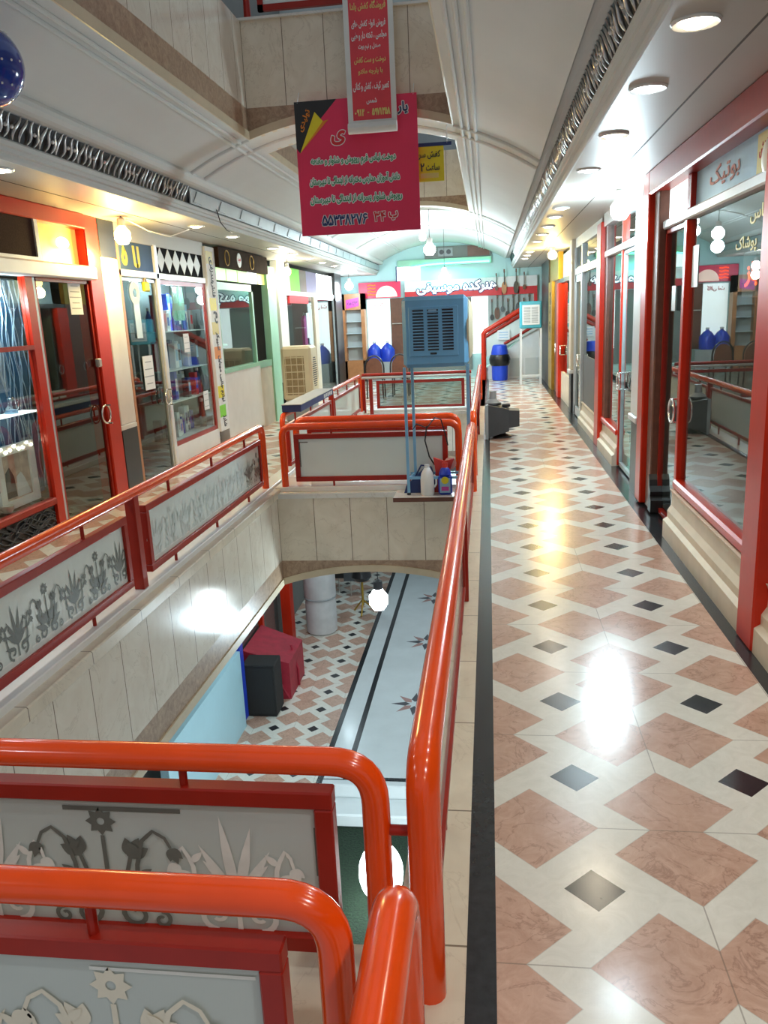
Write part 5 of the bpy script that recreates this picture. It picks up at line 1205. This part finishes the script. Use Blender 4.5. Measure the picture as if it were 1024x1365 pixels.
# bin
T = thing('waste_bin', 'blue waste bin with a black liner folded over its rim by the stairs', 'bin', (0.27, 20.1, 0))
MB().lathe([(0.17, 0.0), (0.19, 0.02), (0.20, 0.36), (0.20, 0.38)], (0.27, 20.1, 0), 20).build('body', 'bin_blue', T, 40)
MB().lathe([(0.21, 0.36), (0.25, 0.42), (0.26, 0.52), (0.23, 0.62), (0.21, 0.63)], (0.27, 20.1, 0), 20).build('bin_liner', 'bag_black', T, 40)
MB().lathe([(0.21, 0.62), (0.21, 0.66), (0.17, 0.84), (0.14, 0.86)], (0.27, 20.1, 0), 20).build('lid', 'bin_blue', T, 40)

# ================================================================== BANNERS AND BALLOON
T = thing('red_banner', 'large square crimson banner with phone number hanging under the beam', 'banner', (-1.13, 7.56, 3.0))
bx0, bx1, by, bz0, bz1 = -1.672, -0.588, 7.555, 2.425, 3.545
B(bx0, bx1, by, by + 0.006, bz0, bz1).build('sheet', 'banner_red', T)
f_ = by - 0.0015
for x in (bx0 + 0.03, bx1 - 0.03): MB().tube([(x, by, bz1 - 0.01), (x, 7.655, bz1 + 0.10)], 0.004, 6).build('tie', 'paper', T)
m = MB().prism([(bx0, bz1), (bx0 + 0.38, bz1), (bx0 + 0.22, bz1 - 0.16), (bx0 + 0.03, bz1 - 0.42), (bx0, bz1 - 0.38)], (0, f_, 0), (1, 0, 0), (0, 0, 1), (0, 0.001, 0)); m.build('black_corner', 'black', T)
MB().prism([(bx0 + 0.18, bz1 - 0.09), (bx0 + 0.25, bz1 - 0.17), (bx0 + 0.03, bz1 - 0.42)], (0, f_ - 0.001, 0), (1, 0, 0), (0, 0, 1), (0, 0.001, 0)).build('yellow_fold', 'yellow', T)
MB().prism([(bx0 + 0.25, bz1 - 0.17), (bx0 + 0.30, bz1 - 0.16), (bx0 + 0.03, bz1 - 0.42)], (0, f_ - 0.001, 0), (1, 0, 0), (0, 0, 1), (0, 0.001, 0)).build('orange_fold', 'orange', T)
lettering('تولیدی', (bx0 + 0.085, f_ - 0.001, bz1 - 0.155), (0.45, 0, 0.89), (-0.89, 0, 0.45), 0.19, 0.06, 'orange', T, 0.03)
cx_ = (bx0 + bx1) / 2
def outlined(s, x, z, w, h, col, outline, b=0.03):
    lettering(s, (x, f_, z), RX, RUP, w, h, col, T, b, 0.002, outline=outline, ow=0.007 if h > 0.07 else 0.005)
outlined('پار', bx1 - 0.125, bz1 - 0.115, 0.09, 0.11, 'navy', 'paper'); outlined('ی', bx0 + 0.38, bz1 - 0.315, 0.13, 0.12, 'red_print', 'paper', 0.04)
outlined('دوخت لباس فرم روپوش و شلوار و مقنعه', cx_ - 0.04, bz0 + 0.615, 0.76, 0.085, 'green_print', 'paper')
outlined('دانش آموزان مدارس دخترانه از ابتدائی تا دبیرستان', cx_ - 0.035, bz0 + 0.455, 0.81, 0.085, 'green_print', 'paper')
outlined('روپوش شلوار پسرانه از ابتدائی تا دبیرستان', cx_ - 0.03, bz0 + 0.295, 0.83, 0.085, 'green_print', 'paper')
numerals('۵۵۳۳۸۲۷۶', (cx_ - 0.14, f_, bz0 + 0.12), RX, RUP, 0.42, 0.08, 'navy', T, 0.085, 'paper', 0.006); numerals('۳۴', (cx_ + 0.18, f_, bz0 + 0.13), RX, RUP, 0.11, 0.075, 'red_print', T, 0.085, 'paper', 0.006); outlined('پ', cx_ + 0.30, bz0 + 0.125, 0.08, 0.085, 'red_print', 'paper')
T = thing('shoe_shop_banner', 'tall narrow red banner with white border overlapping the crimson banner', 'banner', (-0.96, 7.46, 4.2))
vx0, vx1, vy = -1.178, -0.755, 7.452
P = []; m = MB()
m.box(vx0, vx1, vy, vy + 0.005, 3.30, 4.75); m.tube([(vx0, vy - 0.012, 3.27), (vx1, vy - 0.012, 3.27)], 0.045, 12); m.build('sheet', 'banner_white', T, 30)
B(vx0 + 0.045, vx1 - 0.045, vy - 0.001, vy, 3.335, 4.75).build('red_field', 'banner_red2', T)
vc = (vx0 + vx1) / 2
for s, z, w, h, c in (('فروشگاه کفش یلدا', 4.21, 0.30, 0.075, 'gold_print'), ('فروش انواع کفش های', 4.07, 0.29, 0.075, 'paper'), ('مجلسی ، تخته دار و طبی', 3.985, 0.30, 0.07, 'paper'), ('صندل و نیم بوت', 3.90, 0.19, 0.055, 'paper'), ('دوخت و ست کفش', 3.80, 0.27, 0.06, 'gold_print'), ('با پارچه مانتو', 3.71, 0.21, 0.055, 'gold_print'), ('تعمیر کیف ، کفش و کتانی', 3.595, 0.31, 0.075, 'paper'), ('شمس', 3.48, 0.09, 0.05, 'paper')):
    lettering(s, (vc, vy - 0.001, z), RX, RUP, w, h, c, T, 0.025)
numerals('۰۹۱۲ - ۵۹۷۱۳۵۸', (vc, vy - 0.001, 3.395), RX, RUP, 0.31, 0.05, 'gold_print', T, 0.09)
T = thing('yellow_banner', 'small yellow printed banner half hidden behind the crimson banner', 'banner', (-0.5, 7.75, 3.0))
B(-0.86, -0.37, 7.63, 7.635, 2.83, 3.12).build('sheet', 'yellow', T); MB().tube([(-0.84, 7.632, 3.14), (-0.84, 7.655, 3.36)], 0.004, 6).build('tie', 'paper', T); MB().tube([(-0.34, 7.632, 3.14), (-0.34, 7.655, 3.29)], 0.004, 6).build('tie', 'paper', T); B(-0.86, -0.30, 7.629, 7.634, 3.12, 3.15).build('dark_strip', 'navy', T)
lettering('کفش سرا', (-0.50, 7.628, 3.05), RX, RUP, 0.20, 0.07, 'ink', T, 0.02); lettering('ساعت', (-0.47, 7.628, 2.95), RX, RUP, 0.12, 0.06, 'ink', T, 0.02); numerals('۲', (-0.56, 7.628, 2.95), RX, RUP, 0.04, 0.06, 'ink', T, 0.09); B(-0.58, -0.42, 7.628, 7.63, 2.86, 2.90).build('faded_line', 'gold_print', T)
T = thing('balloon', 'blue speckled ball hanging from the vault at the left edge', 'balloon', (-2.32, 4.0, 3.1))
MB().ball((-2.40, 4.0, 2.95), 0.185, n=28, m=18).build('ball', 'balloon', T, 60); m = MB()
for k in range(70):
    a, b_ = random.uniform(0, 2 * pi), random.uniform(-1, 1); c_ = sqrt(1 - b_ * b_); m.ball((-2.40 + 0.185 * c_ * cos(a), 4.0 + 0.185 * c_ * sin(a), 2.95 + 0.185 * b_), 0.006, n=6, m=4)
m.build('white_speckle', 'paper', T); MB().tube([(-2.40, 4.0, 3.13), (-2.40, 4.0, 3.26)], 0.004, 6).build('string', 'black', T)
T = thing('loose_wire', 'thin white wire sagging along the left soffit from the yellow bulb', 'wire', (-3.2, 8.2, 2.65)); MB().tube([(-3.38, 7.65, 2.68), (-3.3, 7.95, 2.60), (-3.22, 8.3, 2.57), (-3.12, 8.6, 2.66)], 0.006, 6).build('cable', 'paper', T, 40)
T = thing('hanging_wire', 'thin dark wire drooping from the left cornice above the counter shop', 'wire', (-2.8, 9.0, 2.8)); MB().tube([(-2.80, 8.6, 2.84), (-2.79, 8.66, 2.72), (-2.80, 8.9, 2.66), (-2.9, 9.4, 2.69)], 0.006, 6).build('cable', 'black', T, 40)

# ================================================================== LOWER STOREY THINGS
T = thing('globe_lantern', 'glowing white oval lantern standing on the turf of the lower level', 'lantern', (-1.22, 7.35, LZ - 0.35)); MB().ball((-1.22, 7.35, LZ + 0.12), 0.24, 0.24, 0.34, 24, 16).build('shade', 'bulb_cool', T, 60); MB().lathe([(0.14, 0), (0.14, 0.05), (0.08, 0.08), (0.08, 0.16)], (-1.22, 7.35, LZ - 0.35), 16).build('base', 'black', T, 40); lamp('light', 'POINT', (-1.22, 7.35, LZ + 0.55), 30, COOL, T, 0.1)
T = thing('loudspeaker', 'black floor speaker beside the crimson covered bundle on the lower floor', 'speaker', (-3.5, 11.1, LZ)); B(-3.80, -3.29, 10.90, 11.30, LZ + 0.02, LZ + 0.86, 0.015).build('cabinet', 'speaker', T); B(-3.77, -3.32, 10.885, 10.90, LZ + 0.06, LZ + 0.82).build('grille', 'speaker', T); B(-3.78, -3.31, 10.92, 11.28, LZ, LZ + 0.02).build('foot', 'black', T)
T = thing('covered_bundle', 'crimson tarpaulin covered bundle on the lower floor', 'bundle', (-3.5, 11.8, LZ)); m = MB(); frus(m, -3.95, -3.22, (11.45, 12.55, LZ, LZ + 0.85), (11.5, 12.45, LZ, LZ + 0.62)); m.build('tarpaulin', 'red_cloth', T); MB().tube([(-3.6, 11.47, LZ + 0.7), (-3.4, 11.46, LZ + 0.35), (-3.25, 11.5, LZ + 0.02)], 0.02, 6).tube([(-3.3, 12.0, LZ + 0.72), (-3.2, 11.98, LZ + 0.3), (-3.2, 11.98, LZ + 0.02)], 0.018, 6).build('fold', 'red_cloth', T, 40)
T = thing('blue_board', 'pale blue board standing at the lower shopfront', 'board', (-3.75, 9.3, LZ)); B(-3.80, -3.70, 7.8, 10.6, LZ, LZ + 1.22).build('panel', 'cyan_board', T); B(-3.80, -3.70, 10.62, 10.75, LZ + 0.1, LZ + 1.5).build('blue_edge', 'blue', T)
T = thing('white_bundle', 'tall white wrapped roll standing on the lower floor by the red post', 'bundle', (-3.3, 14.2, LZ)); MB().lathe([(0.26, 0), (0.30, 0.04), (0.30, 0.62), (0.285, 0.70), (0.31, 0.76), (0.31, 1.25), (0.2, 1.35)], (-3.29, 14.35, LZ), 20).build('wrapping', 'white_cloth', T, 40); MB().torus((-3.29, 14.35, LZ + 0.72), 0.295, 0.02, 'Z').build('tie', 'crt_light', T)
T = thing('lower_shop_post', 'red post of the lower shopfront behind the white roll', 'post', (-3.85, 13.9, LZ)); B(-3.90, -3.72, 13.7, 13.95, LZ, LZ + 2.7).build('post', 'red_post', T)
T = thing('lower_display', 'lower shop window with a red frame behind the crimson bundle', 'shopfront', (-3.9, 12.6, LZ)); m = MB().box(-4.0, -3.92, 12.55, 12.65, LZ, LZ + 2.6).box(-4.0, -3.92, 10.7, 13.7, LZ + 2.5, LZ + 2.6); m.build('frame', 'red_post', T); B(-3.99, -3.97, 10.8, 13.7, LZ + 0.1, LZ + 2.5).build('pane', 'glass', T)
T = thing('dress_form', 'black dress form on a wooden tripod on the lower floor', 'dress form', (-2.6, 15.2, LZ)); MB().lathe([(0.14, 0.72), (0.20, 0.80), (0.17, 1.0), (0.21, 1.2), (0.18, 1.4), (0.06, 1.46)], (-2.62, 15.3, LZ), 18).build('torso', 'black', T, 40); MB().tube([(-2.62, 15.3, LZ + 0.18), (-2.62, 15.3, LZ + 0.74)], 0.025, 8).build('pole', 'gold', T, 40)
for k in range(3):
    a = 2 * pi * k / 3 + 0.5; MB().tube([(-2.62, 15.3, LZ + 0.30), (-2.62 + 0.13 * cos(a), 15.3 + 0.13 * sin(a), LZ + 0.16), (-2.62 + 0.24 * cos(a), 15.3 + 0.24 * sin(a), LZ + 0.02)], 0.018, 8).build('leg', 'gold', T, 40)
for k, (x, c, n_) in enumerate(((-3.05, 'grey_dark', 'dark grey'), (-2.85, 'crt', 'charcoal'), (-3.35, 'black', 'black'))):
    T = thing('hanging_coat', '%s coat hanging by the dress form on the lower floor' % n_, 'garment', (x, 16.4, LZ + 0.4)); MB().prism([(-0.14, 0), (0.14, 0), (0.12, 0.8), (0.17, 1.05), (0.05, 1.15), (-0.05, 1.15), (-0.17, 1.05), (-0.12, 0.8)], (x, 16.3 + 0.1 * k, LZ + 0.35), (1, 0, 0), (0, 0, 1), (0, 0.1, 0)).build('cloth', c, T); MB().tube([(x, 16.35 + 0.1 * k, LZ), (x, 16.35 + 0.1 * k, LZ + 1.55)], 0.012, 6).build('stand_pole', 'steel', T)
for k, (x, y) in enumerate(((-3.2, 10.3), (-3.2, 13.0), (-3.2, 16.0), (-1.0, 12.0), (-1.0, 16.0), (0.8, 9.0), (0.8, 13.0))):
    downlight(x, y, COOL, 'bulb_cool', '%s recessed downlight in the ceiling of the lower floor, out of sight above' % ORD[k], -1.0 if x < -2 or x > 0.3 else -0.86, 60)
